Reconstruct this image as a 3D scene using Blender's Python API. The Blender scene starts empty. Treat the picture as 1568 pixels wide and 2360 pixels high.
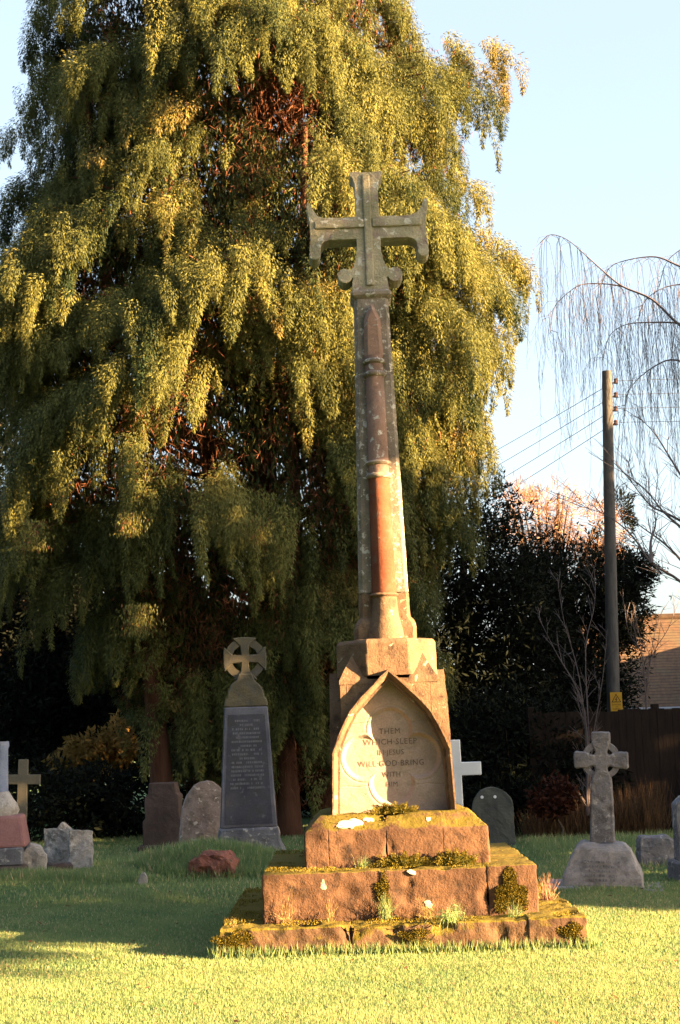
import bpy, bmesh, math, random
import numpy as np
from mathutils import Vector, Matrix, noise as mnoise

random.seed(7)
RNG = np.random.default_rng(11)
S = bpy.context.scene
COL = S.collection
R = math.radians

# ------------------------------------------------------------------ camera
EYE = 1.5
PITCH, ROLL = 8.84, 1.5
cam_d = bpy.data.cameras.new('camera')
cam_d.sensor_fit = 'VERTICAL'
cam_d.sensor_height = 36.0
cam_d.lens = 50.0
cam_d.clip_start, cam_d.clip_end = 0.1, 2000
cam = bpy.data.objects.new('camera', cam_d)
COL.objects.link(cam)
CAMR = Matrix.Rotation(R(90 + PITCH), 4, 'X') @ Matrix.Rotation(R(-ROLL), 4, 'Z')
cam.matrix_world = Matrix.Translation((0, 0, EYE)) @ CAMR
S.camera = cam

# ------------------------------------------------------------------ light
SUN_AZ, SUN_EL = 112.0, 13.5           # azimuth clockwise from +Y
TOSUN = Vector((math.sin(R(SUN_AZ)) * math.cos(R(SUN_EL)), math.cos(R(SUN_AZ)) * math.cos(R(SUN_EL)), math.sin(R(SUN_EL))))
W = bpy.data.worlds.new('World')
S.world = W
W.use_nodes = True
nt = W.node_tree
sky = nt.nodes.new('ShaderNodeTexSky')
sky.sky_type = 'NISHITA'
sky.sun_disc = False
sky.sun_elevation = R(SUN_EL)
sky.sun_rotation = R(SUN_AZ)
sky.air_density, sky.dust_density, sky.ozone_density = 1.0, 4.0, 1.2
bg = nt.nodes['Background']
hz = nt.nodes.new('ShaderNodeMix'); hz.data_type = 'RGBA'          # thin winter haze over the clear sky
hz.inputs[0].default_value = .52; hz.inputs[7].default_value = (1.16, 1.27, 1.36, 1)
nt.links.new(sky.outputs[0], hz.inputs[6]); nt.links.new(hz.outputs[2], bg.inputs[0])
bg.inputs[1].default_value = 0.056
sun_d = bpy.data.lights.new('sun', 'SUN')
sun_d.energy = 5.0
sun_d.angle = R(0.5)
sun_d.color = (1.0, 0.62, 0.28)
sun = bpy.data.objects.new('sun', sun_d)
sun.rotation_euler = TOSUN.to_track_quat('Z', 'Y').to_euler()
COL.objects.link(sun)
S.view_settings.view_transform = 'Standard'
S.view_settings.look = 'None'
S.view_settings.exposure = 3.7
S.view_settings.gamma = 1.0
S.cycles.max_bounces = 6
S.cycles.diffuse_bounces = 3
S.cycles.transmission_bounces = 3
S.cycles.transparent_max_bounces = 4

# ------------------------------------------------------------------ helpers
def P(px, py, D):
    """point at distance D (metres along the ground) in the direction of a pixel of the 1568 wide photograph"""
    d = CAMR.to_3x3() @ Vector((px - 784.0, 1180.0 - py, -3278.0))
    return Vector((0, 0, EYE)) + d * (D / d.y)

def tag(o, label=None, cat=None, group=None, kind=None):
    if label: o['label'] = label
    if cat: o['category'] = cat
    if group: o['group'] = group
    if kind: o['kind'] = kind
    return o

def thing(name, label, cat, loc=(0, 0, 0), rot=(0, 0, 0), group=None):
    o = bpy.data.objects.new(name, None)
    o.empty_display_size = 0.2
    COL.objects.link(o)
    o.location = loc
    o.rotation_euler = rot
    return tag(o, label, cat, group)

def mesh_obj(name, me, mat, parent=None, smooth=False):
    if mat: me.materials.append(mat)
    if smooth: me.polygons.foreach_set('use_smooth', np.ones(len(me.polygons), dtype=bool))
    o = bpy.data.objects.new(name, me)
    COL.objects.link(o)
    if parent: o.parent = parent
    return o

def np_mesh(name, V, F, mat, parent=None, smooth=False, tint=None):
    """V (n,3), F (m,k) uniform faces; tint one value per face"""
    V = np.ascontiguousarray(V, dtype=np.float32)
    F = np.ascontiguousarray(F, dtype=np.int32)
    me = bpy.data.meshes.new(name)
    me.vertices.add(len(V)); me.vertices.foreach_set('co', V.ravel())
    me.loops.add(F.size); me.loops.foreach_set('vertex_index', F.ravel())
    me.polygons.add(len(F)); me.polygons.foreach_set('loop_start', np.arange(0, F.size, F.shape[1], dtype=np.int32))
    me.update(calc_edges=True)
    if tint is not None:
        a = me.attributes.new('tint', 'FLOAT', 'FACE')
        a.data.foreach_set('value', np.ascontiguousarray(tint, dtype=np.float32))
    return mesh_obj(name, me, mat, parent, smooth)

class MB:
    def __init__(s): s.v, s.f = [], []
    def add(s, vs, fs):
        n = len(s.v); s.v += [tuple(p) for p in vs]; s.f += [[i + n for i in f] for f in fs]
    def box(s, x0, x1, y0, y1, z0, z1):
        s.add([(x0,y0,z0),(x1,y0,z0),(x1,y1,z0),(x0,y1,z0),(x0,y0,z1),(x1,y0,z1),(x1,y1,z1),(x0,y1,z1)],
              [(3,2,1,0),(4,5,6,7),(0,1,5,4),(1,2,6,5),(2,3,7,6),(3,0,4,7)])
    def tube(s, pts, rad, n=6, cap=True):
        pts = [Vector(p) for p in pts]
        if not hasattr(rad, '__len__'): rad = [rad] * len(pts)
        base = len(s.v)
        up = Vector((0.31, 0.17, 0.93)).normalized()
        for i, p in enumerate(pts):
            t = (pts[min(i + 1, len(pts) - 1)] - pts[max(i - 1, 0)])
            t = t.normalized() if t.length > 1e-9 else Vector((0, 0, 1))
            a = t.cross(up)
            if a.length < .15: a = t.cross(Vector((1, 0, 0)))
            a.normalize(); b = t.cross(a)
            for k in range(n):
                th = 2 * math.pi * k / n
                s.v.append(tuple(p + (a * math.cos(th) + b * math.sin(th)) * rad[i]))
        for i in range(len(pts) - 1):
            for k in range(n):
                k2 = (k + 1) % n
                s.f.append([base + i*n + k, base + (i+1)*n + k, base + (i+1)*n + k2, base + i*n + k2])
        if cap:
            s.f.append([base + k for k in range(n)])
            s.f.append([base + (len(pts)-1)*n + k for k in range(n)][::-1])
    def lathe(s, prof, n=24, cx=0, cy=0, a0=0, a1=2*math.pi):
        base = len(s.v); full = abs(a1 - a0 - 2*math.pi) < 1e-6
        m = n if full else n + 1
        for r, z in prof:
            for k in range(m):
                th = a0 + (a1 - a0) * k / n
                s.v.append((cx + r*math.cos(th), cy + r*math.sin(th), z))
        for i in range(len(prof) - 1):
            for k in range(n):
                k2 = (k + 1) % m
                s.f.append([base+i*m+k, base+i*m+k2, base+(i+1)*m+k2, base+(i+1)*m+k])
        if full:
            s.f.append([base + k for k in range(m)][::-1]); s.f.append([base + (len(prof)-1)*m + k for k in range(m)])
    def prism(s, outline, y0, y1):
        n = len(outline); b = len(s.v)
        for y in (y0, y1):
            for x, z in outline: s.v.append((x, y, z))
        s.f.append([b + i for i in range(n)]); s.f.append([b + n + i for i in range(n)][::-1])
        for i in range(n):
            j = (i + 1) % n
            s.f.append([b + i, b + n + i, b + n + j, b + j])
    def bm(s):
        me = bpy.data.meshes.new('tmp'); me.from_pydata(s.v, [], s.f); me.update()
        bm = bmesh.new(); bm.from_mesh(me); bpy.data.meshes.remove(me)
        bmesh.ops.recalc_face_normals(bm, faces=bm.faces)
        return bm
    def build(s, name, mat, parent=None, smooth=False, bevel=0, seg=1, wear=0, wscale=6, sub=0, angle=35):
        bm = s.bm()
        return bm_obj(name, bm, mat, parent, smooth, bevel, seg, wear, wscale, sub, angle)

def bm_obj(name, bm, mat, parent=None, smooth=False, bevel=0, seg=1, wear=0, wscale=6, sub=0, angle=35):
    if bevel:
        es = [e for e in bm.edges if len(e.link_faces) == 2 and e.calc_face_angle(0) > R(angle)]
        bmesh.ops.bevel(bm, geom=es, offset=bevel, segments=seg, affect='EDGES', profile=0.6, clamp_overlap=True)
    if sub:
        bmesh.ops.triangulate(bm, faces=[f for f in bm.faces if len(f.verts) > 4])
        for _ in range(8):
            long_e = [e for e in bm.edges if e.calc_length() > sub]
            if not long_e: break
            bmesh.ops.subdivide_edges(bm, edges=long_e, cuts=1, use_grid_fill=True)
            bmesh.ops.triangulate(bm, faces=[f for f in bm.faces if len(f.verts) > 4])
    if wear:
        bm.normal_update()
        off = Vector((hash(name) % 17, 3.1, len(bm.verts) % 13))
        mv = []
        for v in bm.verts:
            n1 = mnoise.fractal(v.co * wscale + off, 0.7, 2.0, 4)
            mv.append(v.normal * (n1 * wear))
        for v, d in zip(bm.verts, mv): v.co += d
    me = bpy.data.meshes.new(name)
    bm.to_mesh(me); bm.free()
    o = mesh_obj(name, me, mat, parent, False)
    if smooth:
        me.polygons.foreach_set('use_smooth', np.ones(len(me.polygons), dtype=bool))
        me.set_sharp_from_angle(angle=R(smooth if smooth is not True else 40))
    return o

# ------------------------------------------------------------------ materials
class NT:
    def __init__(s, name):
        s.m = bpy.data.materials.new(name); s.m.use_nodes = True
        s.t = s.m.node_tree; s.b = s.t.nodes['Principled BSDF']
        s.b.inputs['Roughness'].default_value = .9
        s.b.inputs['Specular IOR Level'].default_value = .2
        s.tc = s.n('ShaderNodeTexCoord')
    def n(s, ty, **k):
        x = s.t.nodes.new(ty)
        for a, b in k.items(): setattr(x, a, b)
        return x
    def l(s, a, b): s.t.links.new(a, b)
    def noise(s, scale, detail=4, rough=.55, vec=None, dist=0):
        x = s.n('ShaderNodeTexNoise'); x.inputs['Scale'].default_value = scale
        x.inputs['Detail'].default_value = detail; x.inputs['Roughness'].default_value = rough; x.inputs['Distortion'].default_value = dist
        s.l(vec if vec else s.tc.outputs['Object'], x.inputs['Vector'])
        return x.outputs['Fac']
    def ramp(s, fac, stops, interp='LINEAR'):
        x = s.n('ShaderNodeValToRGB'); x.color_ramp.interpolation = interp
        e = x.color_ramp.elements
        while len(e) > len(stops): e.remove(e[-1])
        while len(e) < len(stops): e.new(1)
        for el, (p, c) in zip(e, stops):
            el.position = p; el.color = (*c, 1) if len(c) == 3 else c
        s.l(fac, x.inputs[0]); return x.outputs[0]
    def step(s, fac, a, b):
        x = s.n('ShaderNodeMapRange'); x.inputs[1].default_value = a; x.inputs[2].default_value = b; x.clamp = True
        s.l(fac, x.inputs[0]); return x.outputs[0]
    def math(s, op, a, b):
        x = s.n('ShaderNodeMath', operation=op)
        for i, v in enumerate((a, b)):
            if isinstance(v, (int, float)): x.inputs[i].default_value = v
            else: s.l(v, x.inputs[i])
        return x.outputs[0]
    def mix(s, fac, a, b, mode='MIX'):
        x = s.n('ShaderNodeMix', data_type='RGBA', blend_type=mode)
        for i, v in ((0, fac), (6, a), (7, b)):
            if isinstance(v, (int, float)): x.inputs[i].default_value = v
            elif isinstance(v, tuple): x.inputs[i].default_value = (*v, 1)
            else: s.l(v, x.inputs[i])
        return x.outputs[2]
    def bump(s, h, strength=.5, dist=.01):
        x = s.n('ShaderNodeBump'); x.inputs['Strength'].default_value = strength; x.inputs['Distance'].default_value = dist
        s.l(h, x.inputs['Height']); s.l(x.outputs[0], s.b.inputs['Normal'])
    def col(s, c): s.l(c, s.b.inputs['Base Color'])

def stone(name, c1, c2, c3=None, lichen=None, lich=(.62, .68), lscale=9, moss=None, mossthr=(.75, 1.0), mscale=7, scale=3, bump=.6, grain=60, streak=False):
    m = NT(name)
    big = m.noise(scale, 5, .6)
    c = m.ramp(big, [(.36, c1), (.62, c2)])
    if c3:
        c = m.mix(m.step(m.noise(scale * 2.7, 5, .65), .52, .68), c, c3)
    fine = m.noise(grain, 3, .7)
    c = m.mix(.5, c, m.ramp(fine, [(.3, (.35, .35, .35)), (.7, (.65, .65, .65))]), 'OVERLAY')
    if lichen:
        c = m.mix(m.step(m.noise(lscale, 6, .62, dist=.4), *lich), c, lichen)
    if moss:
        g = m.n('ShaderNodeNewGeometry'); sx = m.n('ShaderNodeSeparateXYZ'); m.l(g.outputs['Normal'], sx.inputs[0])
        up = m.math('MAXIMUM', sx.outputs[2], 0.0)
        a = m.math('ADD', m.math('MULTIPLY', up, .55), m.noise(mscale, 6, .65))
        mc = m.mix(m.noise(mscale * 5, 3), moss, (moss[0] * .45, moss[1] * .5, moss[2] * .5))
        c = m.mix(m.step(a, *mossthr), c, mc)
    m.col(c)
    h = m.math('ADD', m.math('MULTIPLY', m.noise(grain * .35, 5, .7), 1.0), m.math('MULTIPLY', m.noise(grain * 1.6, 2, .6), .35))
    m.bump(h, bump, .012)
    return m.m

def leafmat(name, dark, light, brown=None, trans=.35, rough=.6):
    m = NT(name)
    at = m.n('ShaderNodeAttribute', attribute_name='tint')
    stops = [(0, dark), (.75, light)]
    if brown: stops.append((1.0, brown))
    c = m.ramp(at.outputs['Fac'], stops)
    m.col(c); m.b.inputs['Roughness'].default_value = rough; m.b.inputs['Specular IOR Level'].default_value = .08
    tr = m.n('ShaderNodeBsdfTranslucent'); m.l(c, tr.inputs['Color'])
    mx = m.n('ShaderNodeMixShader'); mx.inputs[0].default_value = trans
    m.l(m.b.outputs[0], mx.inputs[1]); m.l(tr.outputs[0], mx.inputs[2])
    m.l(mx.outputs[0], m.t.nodes['Material Output'].inputs['Surface'])
    return m.m

def bark(name, c1, c2, sc=8):
    m = NT(name)
    mp = m.n('ShaderNodeMapping'); mp.inputs['Scale'].default_value = (1, 1, .18); m.l(m.tc.outputs['Object'], mp.inputs[0])
    f = m.noise(sc, 6, .7, vec=mp.outputs[0])
    m.col(m.ramp(f, [(.35, c1), (.65, c2)])); m.bump(f, .8, .02)
    return m.m

def plain(name, c1, c2, sc=12, rough=.6, bump=.1):
    m = NT(name); f = m.noise(sc, 5)
    m.col(m.ramp(f, [(.35, c1), (.65, c2)])); m.b.inputs['Roughness'].default_value = rough; m.bump(f, bump, .005)
    return m.m

M_step = stone('red_sandstone_steps', (0.0574, 0.0313, 0.0209), (0.1087, 0.0609, 0.0374), (0.0296, 0.0191, 0.0148), lichen=(0.3132, 0.2871, 0.2436), lich=(.69, .715), lscale=5.5, moss=(0.1392, 0.1079, 0.0174), mossthr=(.78, .93), mscale=6, bump=1.0, grain=45)
M_step_mossy = stone('mossy_sandstone', (0.0574, 0.0331, 0.0218), (0.1001, 0.0626, 0.0391), (0.0296, 0.0218, 0.0157), lichen=(0.3132, 0.2784, 0.2262), lich=(.69, .72), lscale=6, moss=(0.1392, 0.1079, 0.0157), mossthr=(.56, .70), mscale=6, bump=1.0, grain=45)
M_die = stone('weathered_pink_sandstone', (.110, .069, .046), (.160, .108, .070), (.062, .040, .030), lichen=(.29, .265, .22), lich=(.64, .67), lscale=12, moss=(.21, .144, .04), mossthr=(1.08, 1.2), bump=.9)
M_panel = stone('buff_stone_panel', (.235, .185, .162), (.30, .242, .215), (.22, .19, .158), bump=.4, grain=90)
M_shaft = stone('lichened_grey_sandstone', (0.1469, 0.1210, 0.0998), (0.2506, 0.2074, 0.1690), (0.1123, 0.1085, 0.0778), lichen=(0.4032, 0.3840, 0.3456), lich=(.56, .60), lscale=24, bump=.7, grain=80)
M_red = stone('red_column_stone', (0.1200, 0.0384, 0.0216), (0.1680, 0.0640, 0.0360), (0.1200, 0.0720, 0.0560), lichen=(0.3600, 0.3200, 0.2880), lich=(.69, .71), lscale=16, bump=.5)
M_dim = stone('dark_column_stone', (0.1690, 0.1056, 0.0845), (0.2534, 0.1642, 0.1373), (0.1267, 0.0950, 0.0845), lichen=(0.4032, 0.3936, 0.3648), lich=(.585, .65), lscale=17, bump=.6)
M_gab = stone('dull_pink_stone', (0.1920, 0.1160, 0.0880), (0.2640, 0.1680, 0.1320), (0.1600, 0.1200, 0.1000), lichen=(0.3200, 0.2960, 0.2640), lich=(.6, .68), lscale=14, bump=.6)
M_cross = stone('greenish_cross_stone', (0.2100, 0.1980, 0.1320), (0.3600, 0.3180, 0.2280), (0.2400, 0.1740, 0.1620), lichen=(0.5040, 0.4800, 0.4200), lich=(.58, .63), lscale=13, bump=1.0, grain=70)
M_letter = plain('weathered_lettering', (.105, .08, .068), (.145, .113, .095), 40, .95)
M_slate = stone('dark_blue_slate', (0.0374, 0.0408, 0.0578), (0.0612, 0.0646, 0.0850), (0.0510, 0.0510, 0.0544), lichen=(0.1360, 0.1360, 0.1530), lich=(.6, .75), lscale=14, bump=.3)
M_slate_edge = stone('pale_slate_edge', (.075, .078, .105), (.12, .124, .155), bump=.3)
M_slate_text = plain('grey_incised_text', (.10, .105, .13), (.15, .155, .18), 30, .9)
M_slate_base = stone('rough_slate_base', (.075, .078, .10), (.15, .155, .18), (.09, .09, .1), lichen=(.3, .3, .3), lich=(.55, .65), lscale=16, bump=.7)
M_head = stone('brown_lichened_head', (.07, .066, .052), (.115, .10, .066), (.085, .083, .08), bump=.6)
M_pale = stone('pale_pink_headstone', (.2, .155, .145), (.29, .24, .225), (.14, .115, .10), lichen=(.55, .5, .47), lich=(.58, .66), lscale=14, bump=.5)
M_brown = stone('brown_headstone', (0.0595, 0.0442, 0.0416), (0.0952, 0.0688, 0.0620), bump=.5)
M_white = plain('white_marble', (.62, .64, .70), (.72, .74, .78), 6, .6)
M_grey = stone('grey_granite', (.11, .108, .125), (.19, .185, .205), (.075, .074, .085), lichen=(.32, .31, .32), lich=(.58, .68), lscale=18, bump=.9)
M_greybase = stone('pale_granite_base', (.19, .18, .19), (.28, .265, .275), (.14, .135, .14), bump=.6)
M_dark = stone('dark_headstone', (.05, .055, .055), (.08, .085, .08), bump=.4)
M_pink = stone('pink_granite', (.22, .11, .115), (.30, .16, .155), bump=.3)
M_bluecol = stone('blue_grey_marble', (.13, .17, .28), (.22, .26, .38), (.3, .3, .34), bump=.3)
M_rubble = stone('lichened_rubble', (.22, .205, .2), (.40, .38, .36), (.12, .115, .10), lichen=(.55, .54, .5), lich=(.6, .7), lscale=10, bump=1)
M_tan = stone('tan_wooden_stone', (.085, .08, .065), (.13, .12, .095), bump=.5)
M_rust = stone('rusty_red_stone', (.17, .065, .05), (.24, .10, .075), (.10, .05, .04), moss=(.07, .09, .03), mossthr=(.95, 1.1), bump=1)
M_wood_pole = bark('weathered_pole_wood', (.05, .05, .055), (.10, .095, .095), 14)
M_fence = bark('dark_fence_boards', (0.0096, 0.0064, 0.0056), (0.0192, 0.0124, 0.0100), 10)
M_bark_red = bark('reddish_bark', (0.0660, 0.0275, 0.0165), (0.1320, 0.0605, 0.0358), 9)
M_bark_dark = bark('dark_bark', (.04, .03, .025), (.09, .07, .055), 9)
M_twig = plain('twig_bark', (.075, .06, .065), (.12, .095, .095), 5)
M_wire = plain('cable_black', (.10, .10, .11), (.14, .14, .15), 5)
M_insul = plain('brown_porcelain', (.05, .03, .03), (.08, .05, .05), 5, .25)
M_sign = plain('yellow_sign_enamel', (.42, .24, .02), (.50, .29, .03), 20, .45)
M_black = plain('black_sign_print', (.05, .03, .01), (.07, .04, .015), 20, .6)
M_roofwall = plain('house_brick', (.2, .1, .07), (.3, .16, .11), 4)

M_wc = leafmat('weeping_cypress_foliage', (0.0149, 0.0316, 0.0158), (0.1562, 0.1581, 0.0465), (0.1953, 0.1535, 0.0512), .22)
M_dead = leafmat('dead_cypress_twigs', (0.0738, 0.0287, 0.0164), (0.1968, 0.0820, 0.0451), None, .1, .8)
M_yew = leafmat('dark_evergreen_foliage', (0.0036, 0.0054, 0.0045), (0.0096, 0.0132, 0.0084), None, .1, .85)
M_bush = leafmat('golden_shrub_leaves', (0.1280, 0.0880, 0.0240), (0.3360, 0.2080, 0.0640), None, .35)
M_russet = leafmat('russet_twigs', (0.2000, 0.1040, 0.0640), (0.4000, 0.2400, 0.1600), None, .2)
M_grassb = leafmat('lawn_blades', (.06, .165, .08), (.30, .36, .15), (.56, .46, .28), .50, .5)
M_dry = leafmat('dry_grass_blades', (0.2080, 0.1520, 0.0640), (0.3360, 0.2480, 0.1040), None, .35)
M_moss = leafmat('moss_tufts', (0.0500, 0.0520, 0.0100), (0.2000, 0.1550, 0.0250), None, .2, .9)

# ground
m = NT('grassy_soil')
f1 = m.noise(.35, 5); f2 = m.noise(9, 6, .7)
c = m.mix(m.step(f1, .4, .62), (.045, .10, .035), (.09, .13, .045))
c = m.mix(m.step(f2, .55, .75), c, (.06, .055, .025)); m.col(c); m.bump(f2, .8, .03)
M_ground = m.m

# tiles
m = NT('clay_roof_tiles')
mp = m.n('ShaderNodeMapping'); m.l(m.tc.outputs['Object'], mp.inputs[0])
sx_ = m.n('ShaderNodeSeparateXYZ'); m.l(mp.outputs[0], sx_.inputs[0])
wob = m.math('MULTIPLY', m.noise(1.3, 3), .12)
saw = m.math('FRACT', m.math('DIVIDE', m.math('ADD', sx_.outputs[1], wob), .15), 0)
mp2 = m.n('ShaderNodeMapping'); mp2.inputs['Scale'].default_value = (5, 2, 2); m.l(m.tc.outputs['Object'], mp2.inputs[0])
c = m.ramp(m.noise(2.0, 5, .7, vec=mp2.outputs[0]), [(.3, (.068, .042, .03)), (.7, (.14, .085, .05))])
c = m.mix(m.step(m.noise(1.5, 5), .5, .72), c, (.10, .08, .05))
c = m.mix(m.step(saw, .72, .95), c, (.028, .020, .018))
m.col(c); m.bump(saw, -.8, .03)
M_tiles = m.m

# ------------------------------------------------------------------ ground
def gh(x, y):
    x = np.asarray(x, float); y = np.asarray(y, float)
    h = .02 * np.sin(x * 1.3 + .4 * y) * np.sin(y * .9 + 1.7) + .012 * np.sin(x * 3.1 - y * 2.3)
    h = h * np.clip((y - 11) / 3 + .25, .15, 1)
    def bumpf(cx, cy, sx, sy, a): return a * np.exp(-((x - cx) / sx) ** 2 - ((y - cy) / sy) ** 2)
    h = h + bumpf(-2.1, 16.2, .8, .7, .13) + bumpf(-3.6, 14.6, 1.2, .6, .10) + bumpf(-1.7, 14.2, .7, .5, .06) + bumpf(-1.2, 16.3, .9, .8, .08)
    h = h + bumpf(3.2, 18, 2.0, 1.2, .10) + bumpf(-1.35, 15.9, .75, .5, .15) + bumpf(-3.2, 15.2, .9, .4, .06)
    return h
def gz(x, y): return float(gh(x, y))

def ground():
    xs = np.concatenate([np.linspace(-400, -12, 14), np.linspace(-11, 11, 133), np.linspace(12, 400, 14)])
    ys = np.concatenate([np.linspace(-60, 3, 8), np.linspace(4, 30, 157), np.linspace(32, 700, 16)])
    X, Y = np.meshgrid(xs, ys)
    Z = gh(X, Y)
    n, mm = X.shape
    idx = np.arange(n * mm).reshape(n, mm)
    F = np.stack([idx[:-1, :-1], idx[:-1, 1:], idx[1:, 1:], idx[1:, :-1]], -1).reshape(-1, 4)
    o = np_mesh('lawn_ground', np.stack([X, Y, Z], -1).reshape(-1, 3), F, M_ground, smooth=True)
    tag(o, kind='structure')
ground()

# ------------------------------------------------------------------ leaf machinery
def norm(a): return a / np.maximum(np.linalg.norm(a, axis=-1, keepdims=True), 1e-9)
def kites(Pn, D, N, L, Wd, mid=.45):
    D = norm(D); Sd = norm(np.cross(D, N))
    L = np.broadcast_to(L, len(Pn))[:, None]; Wd = np.broadcast_to(Wd, len(Pn))[:, None]
    a = Pn; b = Pn + D * L * mid + Sd * Wd / 2; c = Pn + D * L; d = Pn + D * L * mid - Sd * Wd / 2
    V = np.stack([a, b, c, d], 1).reshape(-1, 3)
    F = np.arange(len(Pn) * 4).reshape(-1, 4)
    return V, F
def rnd3(n): return norm(RNG.normal(size=(n, 3)))

class Leaves:
    def __init__(s): s.V, s.T = [], []
    def add(s, Pn, D, N, L, Wd, tint, mid=.45):
        V, _ = kites(Pn, D, N, L, Wd, mid); s.V.append(V); s.T.append(np.broadcast_to(tint, len(Pn)))
    def build(s, name, mat, parent=None):
        V = np.concatenate(s.V); T = np.concatenate(s.T)
        return np_mesh(name, V, np.arange(len(V)).reshape(-1, 4), mat, parent, tint=T)

# ------------------------------------------------------------------ memorial cross
MX, MY = 0.36, 11.32
mem = thing('memorial_cross', 'tall red sandstone memorial cross on three mossy steps in the middle of the lawn', 'memorial', (MX, MY, 0), (0, R(-.7), 0))

def round_box(bm, x0, x1, y0, y1, z0, z1, r, step=.035):
    """a rounded box as a grid of quads, welded"""
    c = np.array([(x0+x1)/2, (y0+y1)/2, (z0+z1)/2]); h = np.array([(x1-x0)/2, (y1-y0)/2, (z1-z0)/2])
    def lin(hh):
        n = max(2, int(2 * (hh - r) / step)); q = np.linspace(-hh + r, hh - r, n + 1)
        e = r * np.array([1, .62, .3])
        return np.concatenate([-hh + r - e, q, hh - r + e[::-1]])
    nv0 = len(bm.verts)
    made = []
    for ax in range(3):
        for sg in (-1, 1):
            a, b = [i for i in range(3) if i != ax]
            A, B = np.meshgrid(lin(h[a]), lin(h[b]), indexing='ij')
            pnt = np.zeros(A.shape + (3,)); pnt[..., a] = A; pnt[..., b] = B; pnt[..., ax] = sg * h[ax]
            q = np.clip(pnt, -h + r, h - r); d = pnt - q
            pnt = q + norm(d) * r + c
            vs = [[bm.verts.new(tuple(pnt[i, j])) for j in range(pnt.shape[1])] for i in range(pnt.shape[0])]
            for i in range(len(vs) - 1):
                for j in range(len(vs[0]) - 1):
                    f = (vs[i][j], vs[i+1][j], vs[i+1][j+1], vs[i][j+1])
                    bm.faces.new(f)
            made += [v for row in vs for v in row]
    bmesh.ops.remove_doubles(bm, verts=made, dist=.0008)

def weather(bm, amp, sc, seed, chips=.0):
    bm.normal_update()
    off = Vector((seed * 7.3, seed * 3.1, 1.7)); mv = []
    for v in bm.verts:
        a = mnoise.fractal(v.co * sc + off, .8, 2.1, 5) * amp
        if chips:
            k = mnoise.noise(v.co * (5.5 if sc < 20 else 16) + off * 2)
            if k > .28: a -= (k - .28) * chips
        mv.append(v.normal * a)
    for v, d in zip(bm.verts, mv): v.co += d

def make_step(name, hw, z0, z1, joints, mat, r=.014, amp=.011, chamfer=0, seed=1, jit=.012, chips=.1):
    bm = bmesh.new()
    xs = [-hw] + joints + [hw]
    g = -.006
    for i in range(len(xs) - 1):
        a = xs[i] + (g if i else 0); b = xs[i+1] - (g if i < len(xs) - 2 else 0)
        j = random.uniform(-jit, jit)
        front_depth = hw * random.uniform(.75, .9)
        round_box(bm, a, b, -hw + abs(j), -hw + front_depth, z0 - .15, z1 + j * .6, r, .02)
        round_box(bm, a, b, -hw + front_depth + .008, hw + j, z0 - .15, z1 + random.uniform(-jit, jit) * .6, r, .06)
    if chamfer:
        for v in bm.verts:
            for ax in (0, 1):
                e = abs(v.co[ax]) - hw + v.co.z - z1 + chamfer
                if e > 0:
                    v.co.z -= e / 2; v.co[ax] -= math.copysign(e / 2, v.co[ax])
    bmesh.ops.recalc_face_normals(bm, faces=bm.faces)
    weather(bm, amp, 7, seed, chips)
    weather(bm, amp * .45, 26, seed + 5, chips * .25)
    return bm_obj(name, bm, mat, mem, smooth=50)

make_step('step', 1.265, 0, .205, [-.36, .42, .86], M_step_mossy, amp=.012, seed=1, jit=.016, chips=.10)
make_step('step', .975, .205, .535, [-.14, .62], M_step, amp=.0085, seed=2, chips=.07)
make_step('step', .675, .535, .905, [-.50, -.075, .34], M_step, amp=.0065, chamfer=.115, seed=3, jit=.004, chips=.05)

# die core, spandrels, octagon, broaches
ZB = .90
arch = [(0, 1.975), (.075, 1.905), (.165, 1.815), (.245, 1.735), (.305, 1.665), (.35, 1.585), (.385, 1.515), (.42, 1.435), (.448, 1.36), (.466, ZB)]
def offset_in(pts, w):
    out = []
    for i, (x, z) in enumerate(pts):
        a = Vector(pts[max(i-1, 0)]); b = Vector(pts[min(i+1, len(pts)-1)])
        if i == 0: out.append((0, z - w * 1.45)); continue
        if i == len(pts) - 1: out.append((x - w, z)); continue
        t = (b - a).normalized(); nrm = Vector((t.y, -t.x))
        nrm = -nrm if nrm.x > 0 else nrm
        p = Vector((x, z)) + nrm * w; out.append((p.x, p.y))
    return out
fillet = offset_in(arch, .013)
inner = offset_in(arch, .040)
inner2 = offset_in(arch, .058)
SP = .372      # spandrel plane
core = MB()
core.box(-.40, .40, -.255, .40, ZB, 1.5)
core.box(-.30, .30, -.255, .30, 1.503, 1.9)
for k in range(4):
    rot = Matrix.Rotation(k * math.pi / 2, 3, 'Z')
    for sx in (-1, 1):
        pts = [(x, z) for x, z in arch if x <= SP] + [(SP, 1.54)]
        for (xa, za), (xb, zb) in zip(pts[:-1], pts[1:]):
            zt = 1.905
            if za >= zt and zb >= zt: continue
            if za > zt: xa = xa + (xb - xa) * (za - zt) / (za - zb); za = zt
            q = [(sx*xa, -SP, za - .02), (sx*xb, -SP, zb - .02), (sx*xb, -SP, zt), (sx*xa, -SP, zt)]
            core.add([rot @ Vector(p) for p in q], [(0, 1, 2, 3)])
    core.add([rot @ Vector(p) for p in [(-SP, -SP, 1.905), (SP, -SP, 1.905), (0, 0, 1.95)]], [(0, 1, 2)])
    # corner shafts
    core.add([rot @ Vector(p) for p in [(SP-.05, -SP-.002, 1.60), (SP+.002, -SP+.05, 1.60), (SP+.002, -SP+.05, 1.9), (SP-.05, -SP-.002, 1.9)]], [(0, 1, 2, 3)])
core.build('die', M_die, mem, sub=.08)
cap = MB()
ap = .388; t = ap * math.tan(math.pi / 8)
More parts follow.
